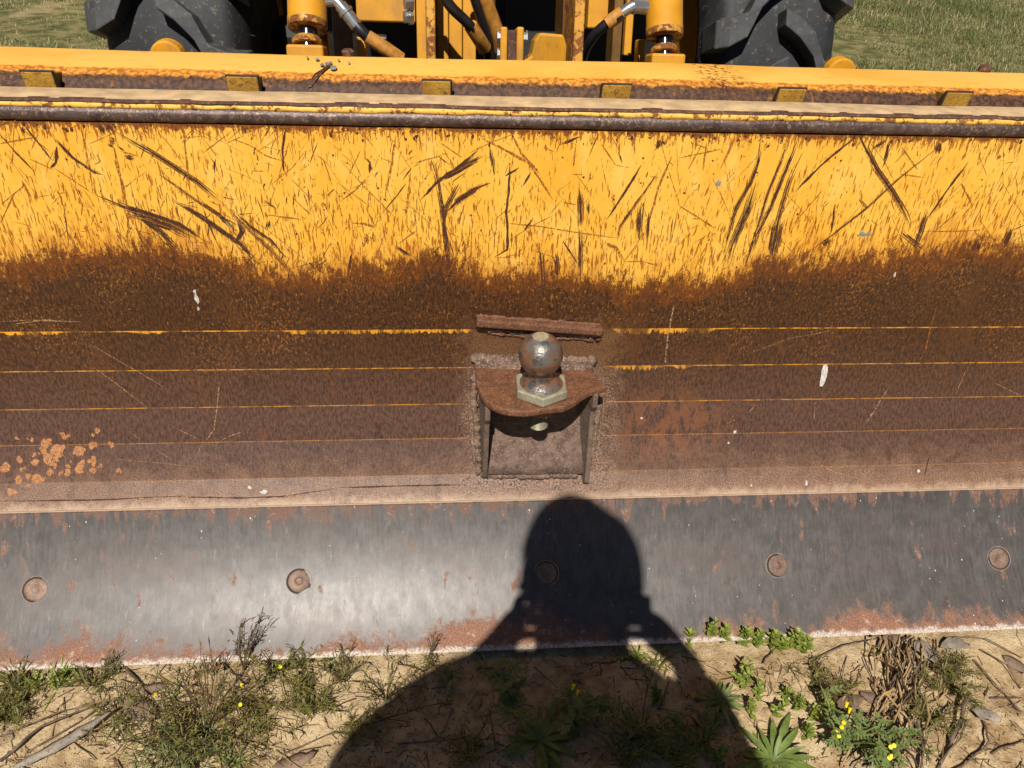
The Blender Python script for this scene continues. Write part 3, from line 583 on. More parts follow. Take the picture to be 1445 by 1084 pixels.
for a in (
 ('A', d_, 14, (480, 130), (660, 235), (830, 345), (950, 445)), ('A', d_, 12, (940, 435), (1050, 545), (1150, 640), (1240, 740), (1285, 825)), ('A', d_, 8, (660, 310), (750, 370), (850, 440), (940, 500), (1020, 540)),
 ('A', d_, 16, (735, 425), (840, 490), (920, 545), (1010, 610), (1090, 700)), ('A', d_, 12, (400, 405), (530, 455), (640, 490), (760, 530), (880, 610)), ('A', d_, 34, (530, 470), (620, 500), (720, 535), (830, 590)),
 ('A', d_, 14, (560, 480), (680, 560), (760, 640)), ('A', d_, 8, (220, 160), (310, 250), (400, 310), (440, 320)), ('A', d_, 4, (240, 170), (330, 270)), ('A', d_, 4, (0, 150), (70, 230), (150, 310)), ('A', o_, 5, (0, 188), (160, 160)),
 ('A', d_, 4, (98, 105), (215, 250)), ('A', o_, 6, (340, 95), (380, 290), (395, 400)), ('A', o_, 9, (480, 190), (520, 370), (545, 480), (540, 600)), ('A', o_, 6, (775, 90), (790, 240), (808, 400)), ('A', d_, 5, (1215, 120), (1200, 210), (1205, 310)),
 ('A', o_, 3, (1205, 310), (1280, 380), (1340, 450)), ('A', o_, 4, (225, 290), (350, 370), (400, 405)), ('A', o_, 4, (990, 170), (1060, 195), (1130, 240), (1195, 260)), ('A', d_, 8, (1120, 430), (1175, 465)), ('A', o_, 5, (1130, 490), (1200, 500), (1290, 512)),
 ('A', d_, 12, (1145, 515), (1135, 555)), ('A', d_, 8, (1000, 480), (1060, 540), (1150, 600), (1220, 680)), ('A', o_, 3, (860, 230), (985, 135)), ('A', o_, 3, (0, 450), (110, 360)), ('A', d_, 44, (425, 80), (450, 110), (475, 155)), ('A', d_, 26, (460, 175), (490, 190)),
 ('A', d_, 12, (525, 240), (575, 255)), ('A', d_, 14, (1010, 500), (1030, 560), (1010, 600), (1100, 690)), ('A', d_, 10, (840, 430), (930, 490), (1000, 560)), ('A', d_, 6, (240, 200), (238, 270), (215, 292)), ('A', o_, 4, (320, 370), (350, 450), (345, 500)),
 ('A', o_, 3, (120, 250), (230, 300)), ('A', d_, 5, (500, 200), (530, 220)), ('A', d_, 10, (0, 98), (40, 96)), ('A', o_, 4, (0, 530), (60, 400), (110, 360)), ('A', o_, 4, (180, 630), (130, 690)), ('A', o_, 4, (230, 640), (330, 660), (400, 690)),
 ('B', d_, 12, (385, 250), (410, 330), (430, 450), (445, 570), (460, 690), (475, 790)), ('B', d_, 6, (580, 220), (500, 290), (420, 345), (340, 430)), ('B', d_, 12, (610, 240), (540, 280), (470, 320), (410, 350)), ('B', d_, 14, (560, 250), (480, 310), (430, 335)),
 ('B', d_, 16, (640, 355), (560, 390), (500, 430), (450, 480)), ('B', d_, 12, (505, 360), (450, 460), (440, 540)), ('B', d_, 11, (635, 205), (645, 260), (655, 325)), ('B', d_, 6, (720, 280), (715, 400), (705, 480), (712, 560), (710, 640), (655, 670)),
 ('B', o_, 7, (235, 155), (220, 270), (190, 420)), ('B', o_, 5, (130, 320), (60, 390), (0, 435)), ('B', o_, 8, (50, 525), (100, 528), (150, 542)), ('B', o_, 9, (600, 165), (700, 215), (800, 270), (850, 340), (905, 430)), ('B', o_, 9, (730, 150), (770, 230), (850, 320)),
 ('B', o_, 4, (690, 525), (850, 540), (1000, 565), (1180, 590)), ('B', o_, 3, (940, 435), (1010, 450)), ('B', d_, 18, (1015, 370), (1022, 460), (1022, 545)), ('B', d_, 10, (1052, 430), (1056, 490)), ('B', d_, 12, (1025, 550), (1022, 650), (1020, 770)),
 ('B', d_, 18, (848, 640), (855, 720), (860, 810)), ('B', d_, 16, (915, 650), (922, 700), (925, 770)), ('B', d_, 6, (1280, 280), (1200, 410), (1130, 515)), ('B', d_, 8, (1350, 310), (1260, 440), (1190, 540), (1175, 600)),
 ('B', o_, 8, (1410, 235), (1350, 380), (1310, 520), (1300, 660)), ('B', d_, 20, (1280, 440), (1272, 520), (1268, 610)), ('B', d_, 8, (1310, 480), (1302, 600)), ('B', o_, 12, (1120, 610), (1170, 630), (1205, 690)), ('B', o_, 5, (1210, 690), (1290, 690), (1360, 710)),
 ('B', d_, 7, (1020, 158), (930, 195)), ('B', o_, 7, (1000, 200), (990, 290)), ('B', d_, 5, (820, 505), (780, 560)), ('B', o_, 3, (900, 495), (800, 545), (720, 600)), ('B', o_, 6, (320, 560), (240, 620)), ('B', d_, 9, (235, 625), (300, 670)),
 ('B', d_, 6, (760, 290), (700, 325)), ('B', d_, 5, (810, 310), (775, 370)), ('B', d_, 6, (110, 250), (128, 270), (125, 315)), ('B', o_, 10, (500, 650), (470, 720)), ('B', d_, 6, (50, 655), (35, 720)), ('B', o_, 4, (1110, 190), (1170, 280), (1230, 290)),
 ('B', d_, 26, (1350, 180), (1365, 205)), ('B', d_, 12, (900, 150), (905, 175)), ('B', o_, 4, (560, 540), (550, 780)), ('B', o_, 4, (420, 180), (520, 250)), ('B', o_, 4, (270, 265), (320, 240)), ('B', o_, 5, (320, 270), (430, 238)),
 ('B', d_, 4, (945, 600), (1010, 700)), ('B', o_, 4, (1200, 700), (1250, 630), (1290, 560)), ('B', o_, 6, (120, 480), (150, 545)), ('B', o_, 4, (0, 260), (130, 400), (250, 520)),
 ('C', d_, 11, (340, 150), (325, 260), (300, 340), (230, 460), (180, 660)), ('C', d_, 24, (320, 345), (280, 470), (230, 580), (195, 690)), ('C', d_, 8, (290, 360), (220, 500), (190, 620)), ('C', d_, 9, (455, 155), (420, 270), (370, 390), (330, 520), (270, 700)),
 ('C', d_, 12, (500, 150), (440, 300), (380, 450), (320, 570), (265, 720)), ('C', d_, 14, (515, 220), (460, 340), (420, 470), (380, 640)), ('C', d_, 6, (480, 200), (400, 400), (350, 530)), ('C', d_, 34, (415, 500), (400, 580), (385, 670)), ('C', d_, 6, (735, 160), (600, 270), (480, 390)),
 ('C', d_, 5, (755, 160), (820, 290)), ('C', d_, 16, (760, 165), (820, 290), (890, 390), (945, 480), (965, 535)), ('C', d_, 7, (1085, 200), (900, 350), (780, 460), (640, 570), (520, 655)), ('C', d_, 10, (885, 170), (850, 290)), ('C', d_, 6, (1210, 265), (1130, 370), (1040, 500)),
 ('C', d_, 16, (1040, 460), (1010, 560), (980, 640)), ('C', o_, 6, (1180, 350), (1225, 440)), ('C', d_, 5, (650, 440), (635, 560)), ('C', o_, 9, (750, 420), (790, 460)), ('C', o_, 10, (1205, 215), (1180, 260)), ('C', d_, 10, (1343, 232), (1333, 258)), ('C', o_, 10, (235, 155), (165, 300)),
 ('C', o_, 4, (1025, 555), (1140, 555), (1260, 550)), ('C', d_, 20, (1390, 540), (1375, 580), (1355, 625)), ('C', o_, 7, (110, 180), (95, 300)), ('C', d_, 14, (930, 560), (990, 610), (1020, 630)), ('C', o_, 6, (1170, 470), (1050, 570)), ('C', o_, 4, (470, 530), (600, 380)), ('C', d_, 9, (870, 165), (800, 215)),
 ('C', o_, 5, (0, 245), (170, 210)), ('C', o_, 5, (30, 300), (90, 190)), ('C', d_, 16, (1085, 180), (1085, 230)), ('C', o_, 8, (130, 350), (100, 410)), ('C', o_, 5, (0, 450), (150, 545)), ('C', o_, 5, (930, 200), (1000, 300)), ('C', o_, 5, (1220, 450), (1180, 500)),
 ('C', d_, 22, (600, 590), (630, 610)), ('C', d_, 5, (1400, 550), (1445, 530)), ('C', o_, 16, (1140, 590), (1120, 650)), ('C', d_, 24, (1250, 600), (1240, 640)),
 ('D', l_, 3, (370, 190), (560, 300), (710, 388)), ('D', l_, 3, (720, 540), (850, 605)), ('D', l_, 2.4, (545, 565), (600, 605)), ('D', l_, 2.4, (660, 645), (735, 690)), ('D', l_, 4, (935, 340), (920, 480), (910, 560), (850, 640), (830, 690)), ('D', l_, 4, (1030, 570), (970, 590), (900, 630)),
 ('D', l_, 6, (0, 102), (120, 95), (230, 98), (350, 103)), ('D', l_, 4, (60, 112), (220, 90)), ('D', l_, 2.4, (380, 285), (520, 385), (640, 480)), ('D', l_, 2, (480, 685), (700, 705), (880, 725)), ('D', d_, 4, (0, 865), (400, 860), (750, 845), (1000, 852), (1200, 845), (1445, 808)),
 ('D', l_, 5, (560, 855), (700, 850), (850, 845)), ('D', l_, 10, (1160, 860), (1240, 840), (1300, 850)), ('D', d_, 4, (1445, 808), (1700, 800), (1980, 795)),
 ('E', l_, 6, (248, 10), (225, 130), (212, 255)), ('E', l_, 2.4, (480, 200), (640, 140), (800, 110)), ('E', l_, 2.4, (1250, 240), (1210, 330)), ('E', l_, 5, (980, 310), (930, 390), (895, 440)), ('E', l_, 3, (530, 360), (500, 395)), ('E', l_, 2.4, (730, 350), (725, 420)), ('E', o_, 5, (1145, 30), (1105, 190)),
 ('E', l_, 2.4, (1340, 290), (1440, 340)), ('E', l_, 2.4, (420, 435), (470, 410)), ('E', d_, 4, (1120, 545), (1105, 610)), ('E', l_, 3, (740, 570), (800, 600), (850, 610))): tr(*a)
sb0, sb1 = onface(722, 395)[1], SF[-1]
for i in range(3600):                                                # hairline nicks, in clusters
    X = rnd.uniform(-.72, .98)
    if vnoise(np.array([X*5+40]), np.array([3.3]), 8)[0]*.6+vnoise(np.array([X*19+40]), np.array([1.3]), 9)[0]*.4 < rnd.uniform(.25, .75): continue
    q = rnd.random(); s_ = sb0+(sb1-sb0)*(q**1.5)*.99
    a = pi/2+rnd.gauss(-.12, .38) if rnd.random() < .8 else rnd.uniform(0, pi)
    Ln = rnd.expovariate(1/.012)+.003; w = rnd.choice((.0004, .0006, .0006, .0009, .0013))
    e = (X+cos(a)*Ln, min(s_+sin(a)*Ln, SF[-1]-.002))
    mk.ribbon('scro' if rnd.random() < .72 else 'scrd', [(X, s_), ((X+e[0])/2+rnd.gauss(0, .0008), (s_+e[1])/2), e], w, .00035)
for i in range(90):                                                 # longer random hairlines
    X = rnd.uniform(-.72, .98); s_ = rnd.uniform(sb0, sb1-.02); a = rnd.uniform(.7, 2.5); Ln = rnd.uniform(.03, .12)
    e = (X+cos(a)*Ln, min(s_+sin(a)*Ln, SF[-1]-.002)); mk.ribbon('scro', [(X, s_), ((X+e[0])/2+rnd.gauss(0, .003), (s_+e[1])/2), e], rnd.choice((.0005, .0007, .0009)), .0003)
for i in range(240):                                                 # chips under the round bar and pits
    X = rnd.uniform(-.72, .98); mk.blob(rnd.choice(('scrd', 'scro')), X, SF[-1]-abs(rnd.gauss(0, .008))-.001, rnd.uniform(.0006, .0022), rnd.uniform(.6, 2.2))
for i in range(160):
    mk.blob('scrd', rnd.uniform(-.72, .98), rnd.uniform(sb0, sb1), rnd.uniform(.0006, .0018), 1)
for (x, y, r) in ((190, 625, 20), (235, 650, 26), (280, 590, 18), (275, 640, 15), (345, 650, 28), (400, 625, 15), (400, 685, 18), (470, 625, 12), (200, 680, 22), (150, 695, 18), (165, 770, 28), (120, 760, 15), (80, 770, 14), (75, 690, 14), (95, 730, 11), (215, 745, 16), (290, 745, 18), (345, 720, 26), (395, 735, 13), (20, 725, 24),
                  (50, 825, 14), (120, 805, 10), (255, 750, 10), (290, 710, 10), (135, 605, 9), (155, 665, 9), (410, 575, 12), (510, 748, 8), (325, 655, 16), (225, 710, 18), (240, 690, 16), (185, 650, 14), (210, 610, 12), (70, 600, 7), (430, 720, 7)):
    X, s_ = onface(x/3.0104, 420+y/3.0104)
    for k in range(3): mk.blob('flake', X+rnd.gauss(0, .0022), s_+rnd.gauss(0, .0022), r/3*PXM*1.15*rnd.uniform(.5, 1), rnd.uniform(.8, 1.5), .0005)
for (x, y, r, a) in ((278, 422, 3.0, 3), (275, 412, 2.2, 2), (280, 436, 1.6, 2), (352, 688, 3, .8), (372, 694, 5, .6), (1037, 610, 3, 1), (1028, 625, 2, 1), (905, 590, 2, 1), (1060, 685, 2, .7), (1138, 682, 2, 2), (1296, 665, 3, 1), (1262, 388, 2, 2)):
    mk.blob('white', *onface(x, y), r*PXM*1.2, a, .0008)
for (x, y, r) in ((1218, 330, 5), (1225, 330, 4), (1014, 258, 4), (1211, 332, 2)): mk.blob('grey', *onface(x, y), r*PXM*1.2, .8, .0008)
# the white streaked splash right of the hitch
poly = [onface(850+x/2.4286, 420+y/2.4286) for x, y in ((757, 231), (767, 227), (772, 236), (772, 252), (768, 272), (762, 290), (753, 305), (744, 303), (745, 290), (749, 268), (751, 250))]
mb = mk.mb['white']; i0 = len(mb.v); cx_, cs_ = sum(p[0] for p in poly)/11, sum(p[1] for p in poly)/11
mb.v.append(tuple(frompos(cx_, cs_, .0012))); mb.v += [tuple(frompos(p[0], p[1], .0005)) for p in poly]; mb.f += [(i0, i0+1+i, i0+1+(i+1) % 11) for i in range(11)]
for k, nm in (('scrd', 'deep_scratches'), ('scro', 'fine_scratches'), ('scrl', 'pale_scratches'), ('flake', 'rust_flakes'), ('white', 'white_splashes'), ('grey', 'primer_chips')):
    mk.mb[k].build(nm, MAT[k], face, kind='stuff', fix=False)
# chips and the dark scrape on the beam follow its section
def beamhit(x, y, off=.0007):
    d = ray(x, y); t = (YB0-.002-C.y)/d.y
    for _ in range(900):
        q = C+d*t; dy = YB0+rb-q.y; zs = ZBT if dy < 0 else (ZBT-rb+sqrt(max(rb*rb-dy*dy, 0)) if dy < rb else -1)
        if q.z <= zs: break
        t += .0005
    return q+V((0, -off*.5, off+.0012))
mb = MB(); mb2 = MB()
def chip(m_, poly):
    i0 = len(m_.v); m_.v += [tuple(beamhit(*p)) for p in poly]; m_.f.append(tuple(range(i0, i0+len(poly))))
for px, py, r in ((434, 83, 2.4), (448, 85, 3), (462, 92, 4), (470, 97, 5), (478, 86, 2), (493, 90, 2), (455, 93, 3), (466, 90, 3)):
    chip(mb, [(px+r*cos(a)*rnd.uniform(.6, 1.3), py+r*.7*sin(a)*rnd.uniform(.6, 1.3)) for a in np.linspace(0, 2*pi, 9)[:-1]])
mb.build('primer_chips', MAT['grey'], beam, kind='stuff', fix=False)
chip(mb2, [(466, 91), (468, 93), (456, 103), (448, 113), (440, 124), (434, 126), (438, 116), (444, 106), (455, 99)])
mb2.build('dark_scrape', MAT['lipdark'], beam, fix=False)

# ------------------------------------------------------------------ tow hitch welded to the face
bcx, bcz = PY(762, 575, YF)[0], PY(762, 575, YF)[2]
def FB(x, y, off=0): X, s_ = onface(x, y); return frompos(X, s_, off)
def lumpy(o, amp, sc, seed=0):
    me = o.data
    for v in me.vertices:
        c = v.co; n = V((rnd.uniform(-1, 1), rnd.uniform(-1, 1), rnd.uniform(-1, 1)))
        v.co = c+n*amp
    return o
def bead(name, pts, r, parent, mat='weld', n=7, seg=.0035):
    P = []
    for a, b in zip(pts, pts[1:]):
        L = (V(b)-V(a)).length; k = max(1, int(L/seg))
        for i in range(k): P.append(V(a).lerp(V(b), i/k))
    P.append(V(pts[-1])); rr = [r*(1+rnd.uniform(-.35, .35)) for _ in P]
    P = [p+V((rnd.gauss(0, r*.12), rnd.gauss(0, r*.12), rnd.gauss(0, r*.18))) for p in P]
    return MB().tube(P, rr, n).build(name, MAT[mat], parent, 'all')
# backing plate
q = [FB(684, 668, .0), FB(818, 668, .0), FB(840, 512, .0), FB(676, 512, .0)]
back0 = [PY(683, 668, 0), PY(820, 668, 0)]
HB = MB(); pl = []
for (x, y) in ((682, 666), (750, 668), (822, 667)): pl.append(FB(x, y, .005))
rows = []
for y in (667, 650, 620, 590, 560, 530, 514):
    xl, xr = 682-(667-y)*.03, 822+(667-y)*.12; rows.append([FB(xl+(xr-xl)*k/10, y, .007+rnd.uniform(-.0006, .0006)) for k in range(11)])
hitch = HB.grid(rows).build('tow_hitch', MAT['mplate'], blade, 'all'); hitch['label'] = 'rusty tow ball hitch bracket welded to the blade face'
sol = hitch.modifiers.new('solid', 'SOLIDIFY'); sol.thickness = .006; sol.offset = -1
# horizontal tongue plate
zc = FB(763, 509).z                                          # tongue height
tl = lambda x, y: (lambda d: C+d*((zt_(x)-C.z)/d.z))(ray(x, y))
def zt_(x): return zc - (x-763)*.00004
out = [(670, 516), (672, 538), (677, 553), (683, 563), (693, 571), (706, 577), (720, 580), (740, 581), (757, 579), (775, 576), (795, 574), (812, 566), (822, 559), (834, 552), (848, 548), (858, 545), (852, 540), (842, 533), (837, 518)]
pl = [tl(x, y) for x, y in out]
yb = YF+.004
pl[0].y = yb-.012; pl[-1].y = yb-.012
tong = MB().prism([p+V((rnd.gauss(0, .0006), rnd.gauss(0, .0006), -.011)) for p in pl], (0, 0, .011)).build('tongue_plate', MAT['plate'], hitch, bevel=.0028)
# fillet of weld and spatter along the back of the tongue
bl, br = tl(672, 520), tl(838, 522)
bead('weld_bead', [(pl[0].x-.002, yb-.010, zc+.004), (pl[-1].x+.002, yb-.010, zc-.001)], .0085, hitch)
bead('weld_bead', [(pl[0].x+.004, yb-.020, zc+.001), (pl[-1].x-.004, yb-.022, zc-.002)], .0050, hitch)
bead('weld_bead', [FB(671, 520, .004), FB(668, 560, .003), FB(672, 600, .003), FB(676, 668, .003)], .0062, hitch)
bead('weld_bead', [FB(664, 570, .001), FB(666, 610, .001), FB(672, 660, .001)], .0048, hitch)
bead('weld_bead', [FB(680, 669, .003), FB(750, 671, .003), FB(815, 669, .003)], .0058, hitch)
bead('weld_bead', [FB(690, 673, .001), FB(812, 673, .001)], .0026, hitch)
bead('weld_bead', [FB(846, 560, .002), FB(838, 620, .002), FB(826, 672, .002)], .0050, hitch)
for k_ in range(4): bead('weld_bead', [(pl[0].x+rnd.uniform(0, .02), yb-.014-.006*k_, zc+.003-.001*k_), (pl[-1].x-rnd.uniform(0, .03), yb-.014-.006*k_, zc+.001-.001*k_)], .0042, hitch)
mbs = MB()
for i in range(420):                                                   # weld spatter
    a_ = rnd.random(); qx, qy = (rnd.gauss(664, 8), rnd.uniform(505, 690)) if a_ < .35 else ((rnd.gauss(856, 9), rnd.uniform(510, 690)) if a_ < .6 else ((rnd.uniform(670, 845), rnd.gauss(684, 6)) if a_ < .8 else (rnd.uniform(690, 820), rnd.uniform(600, 662))))
    c_ = FB(qx, qy, .0005 if a_ < .8 else .0068); r_ = rnd.uniform(.0006, .0019); mbs.lathe([(r_*.3, -r_*.2), (r_, 0), (r_*.75, r_*.6), (r_*.1, r_*.9)], c_, (0, -.7, .7), 6)
mbs.build('weld_spatter', MAT['weld'], hitch, 'all', kind='stuff')
# upper broken-off strap with its welds
st = [FB(672, 450, .006), FB(848, 463, .006)]
a, b = st; ex = (b-a).normalized(); ez = V((0, 0, 1))
MB().box((a+b)/2+V((0, -.004, .001)), ((b-a).length, .014, .013), (ex, V((0, 1, 0)), ex.cross(V((0, 1, 0))))).build('strap_stub', MAT['plate'], hitch, bevel=.003)
bead('weld_bead', [FB(676, 455, .004), FB(676, 463, .003)], .0045, hitch, 'plate')
bead('weld_bead', [FB(684, 463, .001), FB(720, 467, .001), FB(745, 471, .001), FB(778, 470, .001), FB(810, 473, .001), FB(843, 473, .001)], .0048, hitch)
bead('weld_bead', [FB(690, 469, .001), FB(735, 474, .001), FB(770, 478, .001), FB(812, 476, .001), FB(836, 479, .001)], .0034, hitch, 'plate')
bead('weld_bead', [FB(843, 463, .004), FB(848, 470, .003), FB(842, 479, .001)], .0045, hitch, 'plate')
bead('weld_bead', [FB(672, 445, .002), FB(760, 451, .002), FB(848, 458, .002)], .0030, hitch, 'plate')
# side gussets: triangular plates square to the face, deep under the tongue
for (xb, yb_, yf, sp_) in ((680, 668, tl(686, 566).y+.004, .007), (823, 676, tl(838, 553).y+.004, .020)):
    bot = FB(xb, yb_, .0); X = FB(xb, 600, 0).x
    poly = [V((X-sp_, YF+.012, zc-.0115)), V((X-sp_*.25, bot.y+.010, bot.z-.002)), V((X, bot.y-.006, bot.z-.006)), V((X, bot.y-.014, bot.z+.004)), V((X, yf+.010, zc-.050)), V((X, yf, zc-.036)), V((X, yf, zc-.0115))]
    MB().prism(poly, (.008, 0, 0)).build('side_gusset', MAT['gusset'], hitch, bevel=.0018)
# ball, collar nut, shank
bc = PY(763, 500, YF-.080); dpx = ((bc-C).dot(cf))/F; RB = 31.5*dpx
ax = (cU*.0 + V((0, 0, 1))); 
nb = tl(763, 552); bc = V((nb.x+.0005, nb.y, bc.z))
tx = C+(ray(763, 500))*((nb.y-C.y)/ray(763, 500).y); bc = V((tx.x, nb.y, tx.z)); ax = (bc-nb).normalized()
prof = [(.012, -RB*.98)] + [(RB*sin(t), -RB*cos(t)) for t in np.linspace(.62, pi-.42, 16)] + [(RB*.40*.8, RB*.915), (.001, RB*.905)]
gb = G('weathered_ball', .32, .45); p = gb.coord('Object'); n1 = gb.noise(p, 38, 5, .65); n2 = gb.noise(p, 120, 4, .7); n3 = gb.noise(p, 65, 4, .6)
cb = gb.mix(gb.ss(n1, .38, .6), lin(136, 96, 70), lin(116, 114, 110)); cb = gb.mix(gb.mul(gb.ss(n3, .52, .6), .8), cb, lin(60, 72, 78)); cb = gb.mix(gb.mul(gb.ss(n2, .58, .68), .9), cb, lin(178, 112, 56)); cb = gb.mix(gb.mul(gb.ss(gb.noise(p, 30, 2, .5), .54, .66), .7), cb, lin(150, 106, 82))
gb.bump(gb.add(n2, n3), .5, .002); gb.set('Roughness', gb.ss(n3, .3, .7, .24, .5)); MAT['ball'] = gb.col(cb)
MB().lathe(prof, bc, ax, 36).build('ball', MAT['ball'], hitch, 60)
MB().lathe([(.001, -.001), (RB*.37, -.001), (RB*.36, .0012), (.001, .0016)], bc+ax*RB*.912, ax, 16).build('ball_flat', MAT['nut'], hitch, 40)
MB().lathe([(RB*.62, -RB*1.65), (RB*.60, -RB*1.3), (RB*.52, -RB*1.0), (RB*.55, -RB*.80)], bc, ax, 28).build('neck', MAT['ball'], hitch, 60)
RN = 39.5*dpx*1.04; hexp = [(cos(radians(60*k+30-2)), sin(radians(60*k+30-2))) for k in range(6)]
zn0 = zc+.001; hN = .0145; mb = MB()
rows = [[(nb.x+RN*k*a, nb.y+RN*k*b, zn0+h) for a, b in hexp] for k, h in ((1, 0), (1, hN*.92), (.94, hN))]
mb.grid(rows, closed=True, cap=True); mb.build('hex_nut', MAT['nut'], hitch, bevel=.0012)
MB().lathe([(RN*.78, 0), (RN*.74, .0012), (RN*.60, .005), (RB*.60, .0105), (RB*.5, .0108)], V((nb.x, nb.y, zn0+hN-.0005)), (0, 0, 1), 32).build('nut_collar', MAT['ball'], hitch, 60)
MB().lathe([(RN*.66, -.020), (RN*.72, -.017), (RN*.72, .0)], V((nb.x, nb.y, zc-.011)), (0, 0, 1), 6).build('lock_nut', MAT['plate'], hitch)
mb = MB(); pr = [(.0005, -.060), (.012, -.060), (.0135, -.0585)]; h = -.0585
while h < -.018: pr += [(.0148, h+.0010), (.0135, h+.0020)]; h += .0020
mb.lathe(pr, V((nb.x, nb.y, zc-.005)), (0, 0, 1), 24).build('threaded_shank', MAT['thread'], hitch, 30)

# ------------------------------------------------------------------ wheel loader behind the blade
LX = .105
loader = thing('wheel_loader', 'yellow compact wheel loader with lugged black tyres behind the blade', 'wheel loader', (LX, 1.9, 0))
def lpart(mb, name, mat, parent=None, smooth=False, bevel=0):
    o = mb.build(name, MAT[mat], parent or loader, smooth, bevel)
    o.matrix_parent_inverse = M.Translation(-loader.location) if not parent else M()
    return o
LEAN = V((0, sin(radians(33)), cos(radians(33)))); NB = V((0, cos(radians(33)), -sin(radians(33)))); XA = V((1, 0, 0))
LEAN2 = V((0, sin(radians(14)), cos(radians(14)))); NB2 = V((0, cos(radians(14)), -sin(radians(14))))
def lbox(x0, y0, x1, y1, Y, th):
    c = PY((x0+x1)/2, (y0+y1)/2, Y); k = (c-C).dot(cf)/F
    return MB().box(c+NB2*th/2, ((x1-x0)*k, th, (y1-y0)*k*1.04), (XA, NB2, LEAN2))
# tyres with bar lugs
def tyre(xc, yc, zc_, sgn, flip=1, detail=True):
    R, Wd = .475, .345
    prof = []
    for k in range(21):
        a = -1+2*k/20; w = a*Wd/2; r = R-.012*abs(a)**2-.075*max(0, abs(a)-.82)/.18*max(0, abs(a)-.82)/.18*1.0; prof.append((r, w))
    prof = [(R*.56, -Wd*.40), (R*.62, -Wd*.47), (R*.78, -Wd*.525)]+prof[1:-1]+[(R*.78, Wd*.525), (R*.62, Wd*.47), (R*.56, Wd*.40)]
    t = MB().lathe(prof, (xc, yc, zc_), (1, 0, 0), 72).build('tyre', MAT['rub'], loader, 50); t.matrix_parent_inverse = M.Translation(-loader.location)
    nl = 15; lm = None
    for side in (-1, 1):
        path = [(-.055, -.10), (.18, -.055), (.42, .02), (.60, .145), (.86, .185), (1.04, .19)]; hw = [.042, .05, .058, .062, .070, .072]
        mb = MB(); rows = []
        for (w, ph), h_ in zip(path, hw):
            w *= side; r0 = R-.02-(.06 if abs(w) > 1 else 0); r1 = R+.054-.012*abs(w)**2-(.016 if abs(w) > 1 else 0)
            ring = []
            for rr, e in ((r0, 1.18), (r1, .92), (r1, -.92), (r0, -1.18)):
                A = (ph+h_*e*1.0)*flip; ring.append((w*Wd/2, rr*cos(A), rr*sin(A)))
            rows.append(ring)
        mb.grid(rows, closed=True, cap=True)
        lo = mb.build('lug', MAT['lug'], t, bevel=.006); COL.objects.unlink(lo)
        for i in range(nl):
            l2 = bpy.data.objects.new('lug', lo.data); bv = l2.modifiers.new('bevel', 'BEVEL'); bv.width = .0035; bv.segments = 2
            COL.objects.link(l2); l2.parent = t
            ang = 2*pi*(i+(.5 if side > 0 else 0))/nl + .10
            l2.matrix_basis = M.Translation((xc, yc, zc_)) @ M.Rotation(ang, 4, 'X')
        bpy.data.objects.remove(lo)
    ri = MB().lathe([(R*.575, -Wd*.42), (R*.57, -Wd*.36), (R*.45, -Wd*.3), (R*.42, sgn*Wd*.22), (R*.2, sgn*Wd*.24), (.07, sgn*Wd*.42), (.01, sgn*Wd*.43)], (xc, yc, zc_), (1, 0, 0), 40).build('rim', MAT['yel'], t, 40)
    MB().lathe([(R*.57, Wd*.36), (R*.575, Wd*.42), (R*.50, Wd*.43), (R*.46, Wd*.3)], (xc, yc, zc_), (1, 0, 0), 40).build('rim_flange', MAT['yel'], t, 40)
    # moulding hairs on the inner sidewall
    mb = MB()
    for k in range(36):
        a = 2*pi*k/36+rnd.uniform(-.05, .05); r = R*rnd.uniform(.8, .93); x = xc-sgn*Wd*.5
        mb.tube([(x, yc+r*cos(a), zc_+r*sin(a)), (x-sgn*.012, yc+r*cos(a), zc_+r*sin(a)-.002)], .0011, 4)
    mb.build('moulding_hairs', MAT['rub'], t)['kind'] = 'stuff'
    return t
WY = 1.78
tyre(PY(236, 30, 1.33).x, WY, .49, -1); tyre(PY(1103, 45, 1.33).x, WY, .49, 1)
for x in (LX-.76, LX+.77): tyre(x, WY+1.95, .49, -1 if x < 0 else 1, -1)
# chassis and body
lpart(MB().box((LX, 1.95, .62), (.62, .95, .42)), 'front_chassis', 'black', bevel=.02)  # dark yellow in deep shade, painted black
lpart(MB().box((LX, WY, .49), (1.2, .20, .20)), 'front_axle', 'black', bevel=.04)
lpart(MB().box((LX, WY+1.95, .49), (1.2, .20, .20)), 'rear_axle', 'black', bevel=.04)
lpart(MB().box((LX, 1.30, .60), (.86, .05, .62)), 'dark_backdrop', 'black', bevel=.01)  # black backdrop added for the deep shade between the tyres
lpart(MB().prism([(LX-.42, 2.55, .55), (LX-.42, 4.35, .6), (LX-.42, 4.40, 1.25), (LX-.42, 3.9, 1.42), (LX-.42, 2.55, 1.42)], (.84, 0, 0)), 'engine_bonnet', 'yel', bevel=.04)
cab = lpart(MB().prism([(LX-.55, 2.30, .85), (LX-.55, 3.35, .85), (LX-.55, 3.35, 2.35), (LX-.55, 2.55, 2.35), (LX-.55, 2.25, 1.5)], (1.10, 0, 0)), 'cab', 'black', bevel=.03)
MB().prism([(LX-.47, 2.27, 1.45), (LX-.47, 2.53, 2.22), (LX+.47, 2.53, 2.22), (LX+.47, 2.27, 1.45)], (0, -.02, .006)).build('windscreen', MAT['glass'], cab)
for sg in (-1, 1): MB().prism([(LX+sg*.555, 2.45, 1.45), (LX+sg*.555, 3.25, 1.45), (LX+sg*.555, 3.25, 2.2), (LX+sg*.555, 2.68, 2.2)], (sg*.012, 0, 0)).build('side_window', MAT['glass'], cab)
